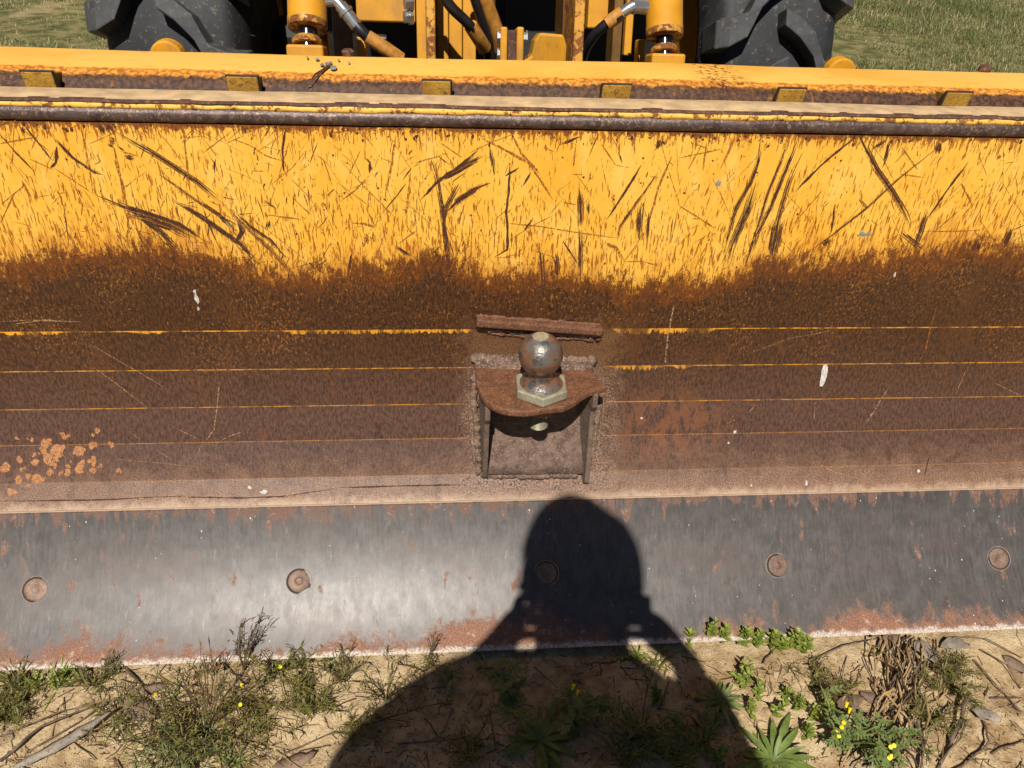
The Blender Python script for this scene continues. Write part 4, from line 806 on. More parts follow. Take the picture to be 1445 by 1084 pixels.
MB().box((LX, 2.95, 2.40), (1.2, 1.05, .07)).build('cab_roof', MAT['yel'], cab, bevel=.02)
for sg in (-1, 1):                                                     # loader arms above the front of the machine
    x = LX+sg*.26
    lpart(MB().prism([(x-.035, .93, .92), (x-.035, 1.15, .94), (x-.035, 2.35, 1.22), (x-.035, 2.75, 1.1), (x-.035, 2.75, 1.38), (x-.035, 2.3, 1.52), (x-.035, 1.1, 1.20), (x-.035, .90, 1.12)], (.07, 0, 0)), 'loader_arm', 'yel', bevel=.008)
lpart(MB().box((LX, 1.16, 1.10), (.62, .60, .20)), 'shade_crosshead', 'yel', bevel=.02)  # out-of-view overhang added to shade the recess behind the uprights
lpart(MB().prism([(LX-.48, .86, 1.17), (LX-.48, .86, 1.22), (LX-.48, 1.5, 1.30), (LX-.48, 1.5, 1.25)], (.96, 0, 0)), 'shade_cover', 'yel', bevel=.004)  # added unseen sheet, extends the overhang that shades the recess
# quick-hitch uprights (edges of the plates face forward)
for nm, m_, r in (('upright_plate', 'yelw', (600, -190, 613, 98, .62, .16)), ('upright_plate', 'yelw', (814, -190, 829, 100, .62, .16)),
                  ('side_plate', 'yel', (586, -190, 600, 96, .70, .05)), ('ribbed_panel', 'yel', (615, -190, 632, 98, .71, .03)), ('ribbed_panel', 'yel', (633, -190, 652, 98, .715, .03)), ('ribbed_panel', 'yel', (653, -190, 672, 98, .72, .03)),
                  ('hitch_web', 'black', (716, -190, 797, 75, 1.15, .02)), ('hitch_web', 'yeld', (676, -190, 700, 60, .90, .02)),  # black colour paints the shade on the deeper web
                  ('cross_plate', 'yel', (500, -120, 584, 20, .86, .03)), ('cross_plate', 'yel', (833, -120, 862, 29, .84, .03)), ('rail', 'yel', (887, -120, 898, 66, .80, .02)), ('rail', 'yeld', (868, -100, 884, 90, .86, .06)), ('rail', 'yeld', (466, -120, 492, 90, .95, .03)), ('side_plate', 'yeld', (797, -190, 813, 98, .74, .10))):
    lpart(lbox(*r), nm, m_, bevel=.002)
# latch block with two bolts and the rounded lug beside it
for x0, x1 in ((706, 716), (729, 739)): lpart(lbox(x0, 42, x1, 100, .60, .05), 'latch_cheek', 'yel', bevel=.003)
lpart(lbox(716, 46, 729, 100, .61, .04), 'latch_tongue', 'lipdark', bevel=.003)
for px, py in ((703, 52), (742, 54), (703, 76)):
    c = PY(px, py, .615); k = .0013
    lpart(MB().lathe([(.001, -.008), (.009, -.008), (.009, 0), (.012, 0), (.012, .002), (.001, .002)], c, (1 if px > 720 else -1, 0, 0), 8), 'latch_bolt', 'zinc')
c = PY(771, 90, .62)
lpart(MB().prism([c+V((-.033, 0, -.03)), c+V((.034, 0, -.03)), c+V((.033, 0, .028)), c+V((.026, 0, .046)), c+V((-.014, 0, .048)), c+V((-.022, 0, .036)), c+V((-.026, 0, .012)), c+V((-.045, 0, 0))], V((0, .05, -.01))), 'hitch_lug', 'yel', bevel=.004)
for px, py in ((577, 4), (577, 24)):
    c = PY(px, py, .70); b_ = lpart(MB().lathe([(.001, .008), (.011, .008), (.011, .0), (.014, 0), (.014, -.006), (.001, -.006)], c, (-1, -.3, 0), 6), 'plate_bolt', 'zinc')
# lift cylinders
def cylinder(px, half, ybot, yrod, sg):
    c = PY(px, ybot, .66); k = (c-C).dot(cf)/F; r = half*k
    bd = lpart(MB().lathe([(r*.96, 0), (r, .003), (r, .012), (r*.985, .013), (r*.985, .42), (r*.8, .44), (.01, .44)], c, LEAN, 36), 'lift_cylinder', 'yel', None, 40)
    MB().lathe([(r*.975, -.004), (r*1.005, -.001), (r*1.006, .006), (r*.98, .007)], c, LEAN, 36).build('worn_gland', MAT['yelw'], bd, 40)
    MB().lathe([(r*.48, -.10), (r*.48, .02)], c, LEAN, 24).build('rod', MAT['rod'], bd, 40)
    ft = PY(px, yrod+10, .64); MB().box(ft-LEAN*.010, (r*1.85, r*1.6, .036), (XA, NB2, LEAN2)).build('rod_foot', MAT['yel'], bd, bevel=.004)
    MB().lathe([(r*.75, -.006), (r*.78, 0), (r*.6, .006), (r*.5, .007)], ft+LEAN*.016, LEAN, 20).build('rod_collar', MAT['yelw'], bd, 40)
    MB().tube([c+LEAN*.045+XA*sg*r*.9, c+LEAN*.047+XA*sg*(r+.018)], .011, 12).build('port_boss', MAT['yel'], bd, 40)
    return bd
c1 = cylinder(434, 27.5, 37, 62, 1); c2 = cylinder(937.5, 26, 50, 74, -1)
def hose(pts, r, name, mat, n=10):
    P = [PY(*p) for p in pts]; Q = []
    for i in range(len(P)-1):
        p0, p1, p2, p3 = P[max(i-1, 0)], P[i], P[i+1], P[min(i+2, len(P)-1)]
        for t in (0, .2, .4, .6, .8): Q.append(.5*((2*p1)+(p2-p0)*t+(2*p0-5*p1+4*p2-p3)*t*t+(3*p1-p0-3*p2+p3)*t**3))
    Q.append(P[-1]); return lpart(MB().tube(Q, r, n), name, mat, None, 60)
hose([(462, 2, .66), (474, 2, .655), (482, 10, .65)], .0085, 'hose_fitting', 'zinc'); hose([(480, 8, .652), (490, 20, .648), (503, 37, .644)], .0105, 'hose_fitting', 'zinc'); hose([(486, 15, .65), (489, 19, .649)], .013, 'hose_collar', 'zinc')
hose([(500, 33, .645), (511, 45, .64), (524, 58, .64)], .0095, 'hydraulic_hose', 'hose'); hose([(518, 52, .64), (540, 66, .64), (566, 84, .645)], .0115, 'hose_sleeve', 'sleeve')
hose([(610, -30, .60), (635, 8, .60), (655, 28, .61), (668, 42, .62)], .0085, 'hydraulic_hose', 'hose'); hose([(664, 36, .62), (674, 52, .63), (684, 68, .65)], .0115, 'hose_sleeve', 'sleeve'); hose([(682, 64, .65), (694, 90, .67)], .0085, 'hydraulic_hose', 'hose')
hose([(664, -20, .66), (675, 15, .67), (688, 55, .69), (694, 85, .7)], .008, 'hydraulic_hose', 'hose'); hose([(676, -20, .68), (690, 15, .69), (702, 48, .70), (706, 70, .71)], .0125, 'hose_sleeve', 'sleeve')
hose([(911, 10, .66), (900, 9, .655), (892, 10, .65)], .0115, 'hose_fitting', 'zinc'); hose([(897, 7, .652), (887, 12, .65), (876, 20, .65)], .009, 'hose_fitting', 'zinc'); hose([(878, 18, .65), (867, 26, .65), (856, 34, .65)], .0115, 'hose_sleeve', 'sleeve'); hose([(872, 22, .65), (874, 26, .65)], .013, 'hose_clamp', 'hose')
hose([(858, 32, .65), (842, 46, .655), (828, 66, .67), (822, 85, .69)], .0085, 'hydraulic_hose', 'hose')
hose([(520, 62, .80), (530, 55, .80), (545, 56, .80)], .008, 'hydraulic_hose', 'hose')
lpart(lbox(503, 55, 516, 95, .70, .03), 'hose_bracket', 'yel', bevel=.002); lpart(lbox(900, 58, 910, 95, .74, .03), 'hose_bracket', 'yel', bevel=.002); lpart(lbox(451, 48, 463, 90, .72, .03), 'guard_tab', 'yelw', bevel=.003)

# ------------------------------------------------------------------ vegetation and litter
def bez(a, b, c, n): return [a.lerp(b, t).lerp(b.lerp(c, t), t) for t in [i/n for i in range(n+1)]]
def leaf(mb, base, d, length, width, up=V((0, 0, 1)), bend=.3, n=5, fold=.18, shape=1.0, wave=0):
    """pointed leaf blade: folded strip, two columns, bends down along its length"""
    d = d.normalized(); side = d.cross(up); side = side.normalized() if side.length > 1e-5 else d.orthogonal().normalized(); nu = side.cross(d).normalized()
    i0 = len(mb.v); rows = []
    for i in range(n+1):
        t = i/n; p = base + d*length*t - nu*length*bend*t*t; w = width*.5*(sin(pi*t**(.75 if shape > 1 else .9))**.8*(1 if shape <= 1 else (.35+.65*t)) + (.10*(1-t)))
        if i == n: w = width*.03
        wv = wave*rnd.uniform(-1, 1)*width
        mb.v += [tuple(p-side*w+nu*(w*fold+wv)), tuple(p), tuple(p+side*w+nu*(w*fold-wv))]
    for i in range(n):
        a = i0+3*i; mb.f += [(a, a+1, a+4, a+3), (a+1, a+2, a+5, a+4)]
def rdir(az, el): return V((cos(az)*cos(el), sin(az)*cos(el), sin(el)))
def setp(o, root): o.parent = root; o.matrix_parent_inverse = M.Translation(-root.location); return o

def rosette(px, py, n, L, Wd, mat, label, rot=0, erect=.35):
    b = GP(px, py); r = thing('rosette_weed', label, 'weed', b)
    setp(MB().lathe([(.004, -.006), (.005, .003), (.001, .006)], b, (0, 0, 1), 7).build('crown', MAT['stemg']), r)
    for i in range(n):
        az = rot+i*2.399+rnd.uniform(-.2, .2); k = i/n; el = .15+erect*k*1.6+rnd.uniform(-.08, .12); mb = MB()
        leaf(mb, b+V((0, 0, .004)), rdir(az, el), L*(1.05-.55*k)*rnd.uniform(.85, 1.1), Wd*(1-.45*k), bend=.34*rnd.uniform(.3, 1.6), n=8, shape=2, fold=.3, wave=.09)
        o = mb.build('leaf', MAT[mat], None, 'all', fix=False); setp(o, r)
    return r
def sprig(base, az, H, lean, n, L, Wd, mats, label, group, name='leafy_weed', cat='weed', branch=2):
    r = thing(name, label, cat, base, group); st = MB(); lf = MB()
    for b_ in range(branch):
        a = az+rnd.uniform(-.9, .9)*(b_ > 0); tip = base+V((cos(a)*lean*H, sin(a)*lean*H, H*rnd.uniform(.8, 1.05)*(1 if b_ == 0 else .75))); mid = base.lerp(tip, .5)+V((rnd.gauss(0, .06*H), rnd.gauss(0, .06*H), .08*H))
        P = bez(base-V((0, 0, .006)), mid, tip, 6); st.tube(P, [.0013*(1-.6*i/6) for i in range(7)], 5)
        for i in range(n):
            t = .18+.82*i/n; k = min(int(t*6), 5); p = P[k].lerp(P[k+1], t*6-k); d = rdir(i*2.4+a, .5+rnd.uniform(-.3, .4)+.5*t)
            leaf(lf, p, d, L*(1.1-.45*t)*rnd.uniform(.8, 1.2), Wd*(1.1-.4*t), bend=.25, n=3, fold=.25)
    setp(st.build('stem', MAT[mats[0]], None, 60), r); setp(lf.build('foliage', MAT[mats[1]], None, fix=False, kind='stuff'), r); return r
def wiry(base, R, H, n, label, group=None, leafy=1.0, mats=('stem', 'wiry'), flowers=0, az0=None, spread=pi):
    r = thing('wiry_weed', label, 'weed', base, group); st = MB(); lf = MB()
    for i in range(n):
        az = rnd.uniform(0, 2*pi) if az0 is None else az0+rnd.uniform(-spread, spread); q = rnd.uniform(.25, 1); tip = base+V((cos(az)*R*q, sin(az)*R*q, H*rnd.uniform(.25, 1)*(1.15-q*.6)))
        mid = base.lerp(tip, .45)+V((rnd.gauss(0, .1*R), rnd.gauss(0, .1*R), H*.22)); P = bez(base-V((0, 0, .004)), mid, tip, 7); w = rnd.uniform(.0006, .0012)
        st.tube(P, [w*(1-.6*k/7) for k in range(8)], 4)
        for j in range(rnd.randint(2, 5)):
            k = rnd.randint(2, 6); d = (rdir(az+rnd.uniform(-1.3, 1.3), rnd.uniform(.1, 1.1))); l = R*rnd.uniform(.12, .34)
            e = P[k]+d*l; st.tube([P[k], P[k].lerp(e, .5)+V((0, 0, l*.12)), e], [w*.7, w*.6, w*.35], 4)
            for m in range(int(5*leafy)):
                t = rnd.random(); leaf(lf, P[k].lerp(e, t), rdir(rnd.uniform(0, 6.3), rnd.uniform(-.1, 1.1)), rnd.uniform(.005, .014), rnd.uniform(.0008, .0018), bend=.15, n=2, fold=.1)
        for m in range(int(9*leafy)):
            k = rnd.randint(1, 6); leaf(lf, P[k].lerp(P[k+1], rnd.random()), rdir(rnd.uniform(0, 6.3), rnd.uniform(-.1, 1.1)), rnd.uniform(.006, .018), rnd.uniform(.0009, .0021), bend=.2, n=2, fold=.1)
    setp(st.build('stems', MAT[mats[0]], None, kind='stuff', fix=False), r); setp(lf.build('foliage', MAT[mats[1]], None, kind='stuff', fix=False), r)
    for i in range(flowers):
        c = base+V((rnd.uniform(-.6, .6)*R, rnd.uniform(-.4, .4)*R, H*rnd.uniform(.3, .8))); setp(MB().lathe([(.0006, -.003), (.0018, -.001), (.0028, .001), (.0006, .002)], c, rdir(rnd.uniform(0, 6), .8), 7).build('flower', MAT['flower']), r)
    return r
def groundsel(px, py, H, n, label):
    b = GP(px, py); r = thing('flowering_weed', label, 'weed', b); st = MB(); lf = MB(); heads = []
    for i in range(n):
        az = rnd.uniform(0, 6.3); q = rnd.uniform(.2, .9); tip = b+V((cos(az)*H*q, sin(az)*H*q, H*rnd.uniform(.55, 1))); P = bez(b-V((0, 0, .004)), b.lerp(tip, .5)+V((0, 0, H*.2)), tip, 6)
        st.tube(P, [.0016*(1-.5*k/6) for k in range(7)], 5); heads.append((tip, P[-1]-P[-2]))
        for j in range(7):
            k = rnd.randint(1, 5); p = P[k].lerp(P[k+1], rnd.random()); d = rdir(rnd.uniform(0, 6.3), rnd.uniform(0, .7)); Ln = rnd.uniform(.018, .034)
            leaf(lf, p, d, Ln, .0045, bend=.3, n=4)
            for m in range(3):                                        # lobes
                for sg in (-1, 1):
                    dd = (d+d.cross(V((0, 0, 1)))*sg*.9).normalized(); leaf(lf, p+d*Ln*(.3+.22*m), dd, Ln*.32, .0035, bend=.2, n=2)
    setp(st.build('stem', MAT['stemg'], None, 60), r); setp(lf.build('foliage', MAT['leafgrey'], None, kind='stuff', fix=False), r)
    for tip, d in heads[:(1 if px < 900 else 3)]:
        for k in range(2):
            c = tip+V((rnd.gauss(0, .005), rnd.gauss(0, .005), rnd.gauss(0, .003))); o = MB().lathe([(.0006, -.007), (.0018, -.006), (.0021, -.001), (.0024, 0), (.0030, .0016), (.0008, .002)], c, d.normalized(), 8).build('flower', MAT['flower'], None, 40)
            setp(o, r)
    return r
def tuft(base, R, H, n, mat, label, group):
    mb = MB()
    for i in range(n):
        az = rnd.uniform(0, 6.3); p = base+V((cos(az), sin(az), 0))*R*rnd.random()*.7; p.z = gzp(p.x, p.y)-.002
        leaf(mb, p, rdir(rnd.uniform(0, 6.3), rnd.uniform(.5, 1.4)), H*rnd.uniform(.4, 1.1), .0028*rnd.uniform(.6, 1.3), bend=rnd.uniform(.1, .6), n=3, fold=.2)
    return tag(mb.build('grass_tuft', MAT[mat], None, fix=False), label, 'grass', group)

LM = ((20, 960, 'the dense grass at the foot of the blade'), (95, 1045, 'the long grey bark strip'), (200, 1000, 'the wide brown leaf'), (290, 1035, 'the big tangled wiry weed'), (395, 945, 'the thin straggling weed'), (440, 985, 'the bushy little wiry weed'), (415, 1070, 'the grey brown leaf'), (545, 980, 'the sparse upright weed'), (600, 945, 'the thin twiggy weed'),
      (660, 1060, 'the cracked clay in the shadow'), (712, 1000, 'the yellow flowered weed in shadow'), (762, 1045, 'the shaded broad rosette'), (800, 1010, 'the lobed shaded weed'), (905, 1040, 'the dark undergrowth in shadow'), (1016, 992, 'the small grey green rosette'), (1092, 1072, 'the large green rosette'), (1040, 930, 'the row of bright sprigs'), (1120, 935, 'the last bright sprig'),
      (1185, 1050, 'the bushy yellow flowered weed'), (1245, 1068, 'the low yellow flowered weed'), (1258, 950, 'the matted stalk heap'), (1302, 922, 'the pale flat leaves'), (1335, 968, 'the feathery reddish weed'), (1388, 1014, 'the crumpled whitish leaf'), (1440, 935, 'the dark folded leaf'), (1345, 1055, 'the bent thick twig'))
def nearby(x, y): return min(LM, key=lambda m_: (m_[0]-x)**2+(m_[1]-y)**2)[2]
# leafy sprigs along the foot of the blade
fr = 'sprigs at the foot of the blade'
for i, (px, py, H, lb) in enumerate(((968, 905, .028, 1), (1000, 900, .048, 2), (1017, 902, .034, 2), (1042, 905, .034, 3), (1064, 906, .030, 3), (1086, 909, .028, 2), (1118, 910, .042, 3), (1132, 916, .026, 2), (1100, 912, .020, 2))):
    b = GP(px, py); sprig(V((b.x, b.y, b.z)), rnd.uniform(-2.2, -.9), H*1.45, .22, 13, .0155, .0085, ('stemg', 'leafb'), ('tall', 'small', 'mid height')[0 if H > .04 else (1 if H < .03 else 2)]+(' single' if lb == 1 else (' two stemmed', ' bushy')[lb > 2])+' bright green sprig growing against the foot of the cutting edge', fr, branch=lb)
for (px, py, H) in ((1036, 962, .06), (1050, 972, .045), (1072, 985, .04), (1088, 1006, .045), (1128, 1002, .042), (1150, 1014, .036), (1110, 985, .03), (1062, 1010, .035), (1140, 1035, .04), (1165, 1000, .03)):
    sprig(GP(px, py), rnd.uniform(0, 6), H, .3, 10, .013, .007, ('stemg', 'leafb'), 'small round leaved sprig in sunlit clay beside '+nearby(px, py), 'sprigs near the rosettes', branch=2)
for px, py in ((1005, 1075), (960, 1030), (930, 985), (850, 1000)): sprig(GP(px, py), rnd.uniform(0, 6), .035, .4, 9, .014, .007, ('stemg', 'leafg'), 'small green sprig in the shadow beside '+nearby(px, py), 'sprigs in the shadow', branch=3)
rosette(1016, 992, 19, .046, .012, 'leafgrey', 'small grey green rosette of narrow leaves at the edge of the shadow', .4, .45)
rosette(1092, 1072, 24, .074, .0165, 'leafg', 'large green rosette with broad pointed leaves beside the yellow flowered weed', 1.1, .40)
rosette(762, 1045, 20, .066, .017, 'leafg', 'broad leaved rosette wholly inside the photographer shadow', .2, .30)
groundsel(1185, 1050, .075, 9, 'bushy weed with small yellow flower heads beside the large green rosette'); groundsel(1245, 1068, .060, 6, 'low yellow flowered weed next to the dry stalks')
groundsel(712, 1000, .060, 6, 'yellow flowered weed inside the shadow close to the blade'); groundsel(800, 1010, .055, 6, 'lobed green weed in the shadow beside the broad leaved rosette')
wiry(GP(290, 1035), .125, .085, 46, 'big tangled wiry weed with fine green and brown stems in bare clay', leafy=1.0, flowers=3)
wiry(GP(255, 1075), .09, .06, 24, 'low wiry green weed beneath the big tangled one', leafy=1.8, mats=('stem', 'leafgrey'))
wiry(GP(440, 985), .060, .050, 20, 'bushy little wiry weed between the big tangled weed and the shadow', leafy=1.6)
wiry(GP(395, 945), .07, .04, 14, 'thin straggling weed under the cutting edge beside the bushy weed', leafy=1.1, flowers=2)
wiry(GP(345, 945), .075, .105, 9, 'tall wiry sprig with dark seed heads standing before the cutting edge', leafy=.35, az0=pi/2, spread=.9)
wiry(GP(545, 980), .065, .085, 13, 'sparse upright wiry weed at the sunlit rim of the shadow', leafy=.5)
wiry(GP(600, 945), .05, .075, 8, 'thin twiggy weed before the blade where the shadow begins', leafy=.4)
wiry(GP(1335, 968), .060, .045, 22, 'feathery reddish green weed on bare clay near the loose twigs', leafy=1.3)
wiry(GP(1310, 1015), .05, .035, 14, 'low feathery weed growing through the dry stalks', leafy=1.1)
wiry(GP(40, 985), .06, .05, 12, 'wiry weed beside the left grass tufts', leafy=.8); wiry(GP(5, 1010), .05, .045, 12, 'mossy brown wiry weed next to the long bark strips', leafy=1.4)
wiry(GP(170, 1010), .06, .045, 14, 'small brown green weed between the wide brown leaf and the bark strip', leafy=.9); wiry(GP(365, 1015), .07, .05, 18, 'spreading wiry weed joining the big tangled weed and the bushy one', leafy=1.2)
wiry(GP(490, 955), .055, .055, 12, 'thin weed with dark stems under the cutting edge by the shadow rim', leafy=.7); wiry(GP(500, 1015), .05, .04, 10, 'low wiry weed on open clay by the shadow rim', leafy=.9); wiry(GP(140, 965), .06, .04, 12, 'straggly weed between the dense grass and the wide brown leaf', leafy=.8)
wiry(GP(1180, 985), .05, .035, 12, 'low brown weed between the last bright sprig and the stalks', leafy=.8); wiry(GP(1145, 960), .045, .03, 10, 'tiny straggly weed under the last bright sprig', leafy=.9)
wiry(GP(905, 1040), .09, .05, 26, 'dark wiry undergrowth in the middle of the shadow', leafy=1.5, mats=('stem', 'leafg')); wiry(GP(660, 1060), .06, .04, 12, 'thin weed stems in the shadow on cracked clay', leafy=.8)
wiry(GP(985, 1055), .06, .045, 16, 'shaded wiry weed next to the large green rosette', leafy=1.3, mats=('stem', 'leafg'))
for px, py, H, n in ((20, 965, .035, 40), (50, 962, .030, 36), (85, 962, .035, 40), (112, 958, .026, 20), (430, 935, .03, 26), (470, 930, .03, 24), (385, 950, .025, 18), (240, 985, .03, 20), (930, 930, .03, 40), (900, 925, .025, 30), (690, 945, .03, 24), (1230, 920, .025, 14), (20, 1010, .03, 24), (330, 1075, .04, 30), (1300, 1050, .03, 16), (880, 1070, .05, 30), (950, 1075, .05, 30), (640, 955, .03, 18)):
    tuft(GP(px, py), .022, H, n, rnd.choice(('leafg', 'leafb', 'wiry')), 'short green grass tuft beside '+nearby(px, py), 'grass tufts')
# dead leaves
def deadleaf(px, py, L, Wd, az, mat, label, group, lift=.004):
    b = GP(px, py); mb = MB(); d = rdir(az, rnd.uniform(-.05, .12)); leaf(mb, b-d*L/2+V((0, 0, lift+.004)), d, L, Wd, bend=rnd.uniform(-.1, .15), n=8, fold=rnd.choice((-.5, .4, .7)), wave=.13)
    for v_i, v in enumerate(mb.v): mb.v[v_i] = (v[0], v[1], max(v[2], gzp(v[0], v[1])+.0015))
    o = mb.build('dead_leaf', MAT[mat], None, 'all', fix=False); so_ = o.modifiers.new('solid', 'SOLIDIFY'); so_.thickness = .0006
    return tag(o, label, 'leaf', group)
for a in ((1302, 922, .05, .026, -1.2, 'deadg', 'pale grey dry leaf lying flat below the cutting edge', 'pale dry leaves'), (1347, 914, .055, .022, .1, 'deadg', 'pale grey dry leaf lying flat below the cutting edge', 'pale dry leaves'),
          (1252, 910, .05, .02, .5, 'dead', 'brown dry leaf among stalks at the foot of the cutting edge', 'brown leaves in the stalks'), (1195, 1000, .06, .022, .4, 'dead', 'brown dry leaf just above the bushy yellow flowered weed', 'brown leaves in the stalks'), (1345, 945, .035, .02, .9, 'deadg', 'small curled pale leaf beside the feathery weed', None),
          (1388, 1014, .04, .02, -.6, 'deadg', 'crumpled whitish leaf near the bent twig', None), (1440, 935, .05, .024, -.9, 'dead', 'dark folded leaf beside the crossing twigs', None), (200, 1000, .065, .034, -.5, 'dead', 'wide brown leaf on clay beside the big tangled weed', None),
          (95, 1045, .13, .018, .62, 'deadg', 'long grey bark strip curled on the bare clay', None), (215, 972, .05, .018, .2, 'dead', 'narrow brown leaf beneath the wiry weed', None), (415, 1070, .06, .022, .3, 'dead', 'grey brown leaf at the shadow edge', None),
          (1265, 960, .05, .015, 1.2, 'dead', 'narrow brown leaf in the middle of the stalk heap', 'brown leaves in the stalks'), (1235, 985, .045, .02, -.3, 'dead', 'wide brown leaf lying low in the stalk heap', 'brown leaves in the stalks')): deadleaf(*a)
# twigs, straws
def twig(pts, r, mat, label, group, name='twig', lift=.003, sag=True):
    P = []
    for (x, y, h) in pts: g_ = GP(x, y); P.append(g_+V((0, 0, h+lift)))
    Q = []
    for i in range(len(P)-1):
        for t in (0, .33, .66): Q.append(P[i].lerp(P[i+1], t)+V((rnd.gauss(0, r*.6), rnd.gauss(0, r*.6), 0)))
    Q.append(P[-1])
    o = MB().tube(Q, [r*(1-.5*i/len(Q))*rnd.uniform(.85, 1.15) for i in range(len(Q))], 6).build(name, MAT[mat], None, 60)
    return tag(o, label, 'twig', group)
tw = 'grey twig lying on the bare clay'
for pts, r, m_ in ((((0, 1075, 0), (60, 1030, .005), (130, 1000, .003)), .0022, 'twig'), (((40, 1060, 0), (110, 1020, 0), (150, 995, .004)), .0016, 'twig'), (((0, 1040, 0), (90, 1010, .01), (180, 985, 0)), .0013, 'twig'),
                   (((180, 945, .0), (210, 985, .006)), .0024, 'twig'), (((400, 1060, 0), (470, 1035, .01), (540, 1040, 0)), .0012, 'twig'), (((1400, 985, 0), (1445, 980, .004)), .0015, 'twig'), (((1375, 930, 0), (1410, 965, .004), (1445, 1000, 0)), .0018, 'twig'),
                   (((1385, 915, 0), (1420, 935, .006), (1445, 965, 0)), .0013, 'twig'), (((1360, 990, .02), (1345, 1040, .008), (1325, 1084, 0)), .0032, 'twig'), (((1385, 1020, 0), (1395, 1050, .006), (1365, 1075, .004), (1340, 1090, 0)), .0022, 'twig'), (((1250, 1000, 0), (1225, 1035, .01), (1215, 1060, 0)), .0018, 'twig'),
                   (((1075, 940, .003), (1090, 920, .004), (1110, 900, .0)), .0012, 'twig'), (((1150, 930, 0), (1190, 915, .008), (1250, 900, 0)), .0014, 'twig'), (((520, 1020, .0), (600, 1000, .006), (640, 985, 0)), .0014, 'twig'), (((560, 1050, 0), (650, 1040, .004)), .0013, 'twig'),
                   (((700, 1065, 0), (690, 1010, .012)), .0014, 'twig'), (((1400, 1060, 0), (1445, 1045, .003)), .0016, 'twig'), (((1340, 900, .0), (1390, 905, .008), (1445, 925, 0)), .0012, 'twig'), (((930, 1000, 0), (945, 960, .01)), .0016, 'twig')):
    twig(pts, r, m_, ('thick' if r > .002 else 'thin')+(' bent' if len(pts) > 2 else ' straight')+' grey twig on clay beside '+nearby(*pts[1][:2]), 'twigs on the clay')
for i in range(110):                                                  # matted stalks
    x, y = rnd.gauss(1258, 34), rnd.uniform(905, 1075); a = rnd.gauss(1.75, .45); l = rnd.uniform(25, 85)
    dx, dy = cos(a)*l, sin(a)*l; twig(((x-dx/2, max(y-dy/2, 902), rnd.uniform(0, .012)), (x+rnd.gauss(0, 6), y, rnd.uniform(.002, .022)), (x+dx/2, y+dy/2, rnd.uniform(0, .008))), rnd.uniform(.0007, .0021), (mm := rnd.choice(('straw', 'straw', 'twig', 'stem'))), {'straw': 'straw coloured', 'twig': 'grey', 'stem': 'dark brown'}[mm]+' dry stalk in the matted heap, close to '+('the foot of the cutting edge' if y < 950 else ('the yellow flowered weeds' if y > 1020 else 'the brown dry leaves')), 'matted dry stalks', 'dry_stalk')
for i in range(150):                                                  # loose straws
    x, y = rnd.uniform(0, 1445), rnd.uniform(935, 1084); a = rnd.uniform(0, pi); l = rnd.uniform(12, 50)
    twig(((x-cos(a)*l/2, max(y-sin(a)*l/2, 925), 0), (x+cos(a)*l/2, max(y+sin(a)*l/2, 925), rnd.uniform(0, .006))), rnd.uniform(.0005, .0011), (mm := rnd.choice(('straw', 'stem', 'twig'))), {'straw': 'pale', 'twig': 'grey', 'stem': 'dark brown'}[mm]+(' long' if l > 30 else ' short')+' straw loose beside '+nearby(x, y), 'loose straws', 'loose_straw', .0015)
# fine dark litter: nobody could count it
lt = MB()
for i in range(2600):
    x, y = rnd.uniform(-40, 1490), rnd.uniform(918, 1100)
    if vnoise(np.array([x/70]), np.array([y/40]), 3)[0] < rnd.uniform(.1, .8): continue
    b = GP(x, y); a = rnd.uniform(0, 6.3); l = rnd.expovariate(1/.006)+.002; e = b+V((cos(a)*l, sin(a)*l, 0)); e.z = gzp(e.x, e.y); m = b.lerp(e, .5)+V((rnd.gauss(0, l*.05), rnd.gauss(0, l*.05), rnd.uniform(.0002, .0012)))
    lt.tube([b+V((0, 0, .0006)), m, e+V((0, 0, .0008))], [rnd.uniform(.0003, .0008)]*3, 4, cap=False)
lo_ = lt.build('plant_litter', MAT['stem'], None, fix=False, kind='stuff'); lo_['label'] = 'fine dark plant litter strewn over the dry clay'; lo_['category'] = 'litter'
cr_ = MB()
for i in range(5200):                                                  # gritty crumbs of soil
    x, y = rnd.uniform(-60, 1500), rnd.uniform(914, 1110); b = GP(x, y); r = min(rnd.expovariate(1/.0009)+.0005, .004); a = rnd.uniform(0, 6)
    i0 = len(cr_.v); cr_.v += [tuple(b+V((cos(a+k*2.1)*r*rnd.uniform(.7, 1.2), sin(a+k*2.1)*r*rnd.uniform(.7, 1.2), -r*.2))) for k in range(3)]+[tuple(b+V((rnd.gauss(0, r*.3), rnd.gauss(0, r*.3), r*rnd.uniform(.5, 1))))]
    cr_.f += [(i0, i0+1, i0+3), (i0+1, i0+2, i0+3), (i0+2, i0, i0+3)]
co_ = cr_.build('soil_crumbs', MAT['clod'], None, fix=False, kind='stuff'); co_['label'] = 'fine gritty crumbs of dry soil on the clay'; co_['category'] = 'soil'
# clods
for i in range(110):
    x, y = rnd.uniform(0, 1445), rnd.uniform(928, 1084); b = GP(x, y); r = abs(rnd.gauss(0, .0022))+.0016; bm = bmesh.new(); bmesh.ops.create_icosphere(bm, subdivisions=2, radius=r)
    for v in bm.verts: v.co *= 1+rnd.uniform(-.18, .22); v.co.z *= .7
    me = bpy.data.meshes.new('clod'); bm.to_mesh(me); bm.free(); me.materials.append(MAT['clod']); o = bpy.data.objects.new('clod', me); COL.objects.link(o); o.location = b+V((0, 0, r*.25))
    tag(o, ('large' if r > .006 else ('tiny' if r < .0035 else 'small'))+' crumb of dry clay beside '+nearby(x, y), 'clod', 'clay crumbs')

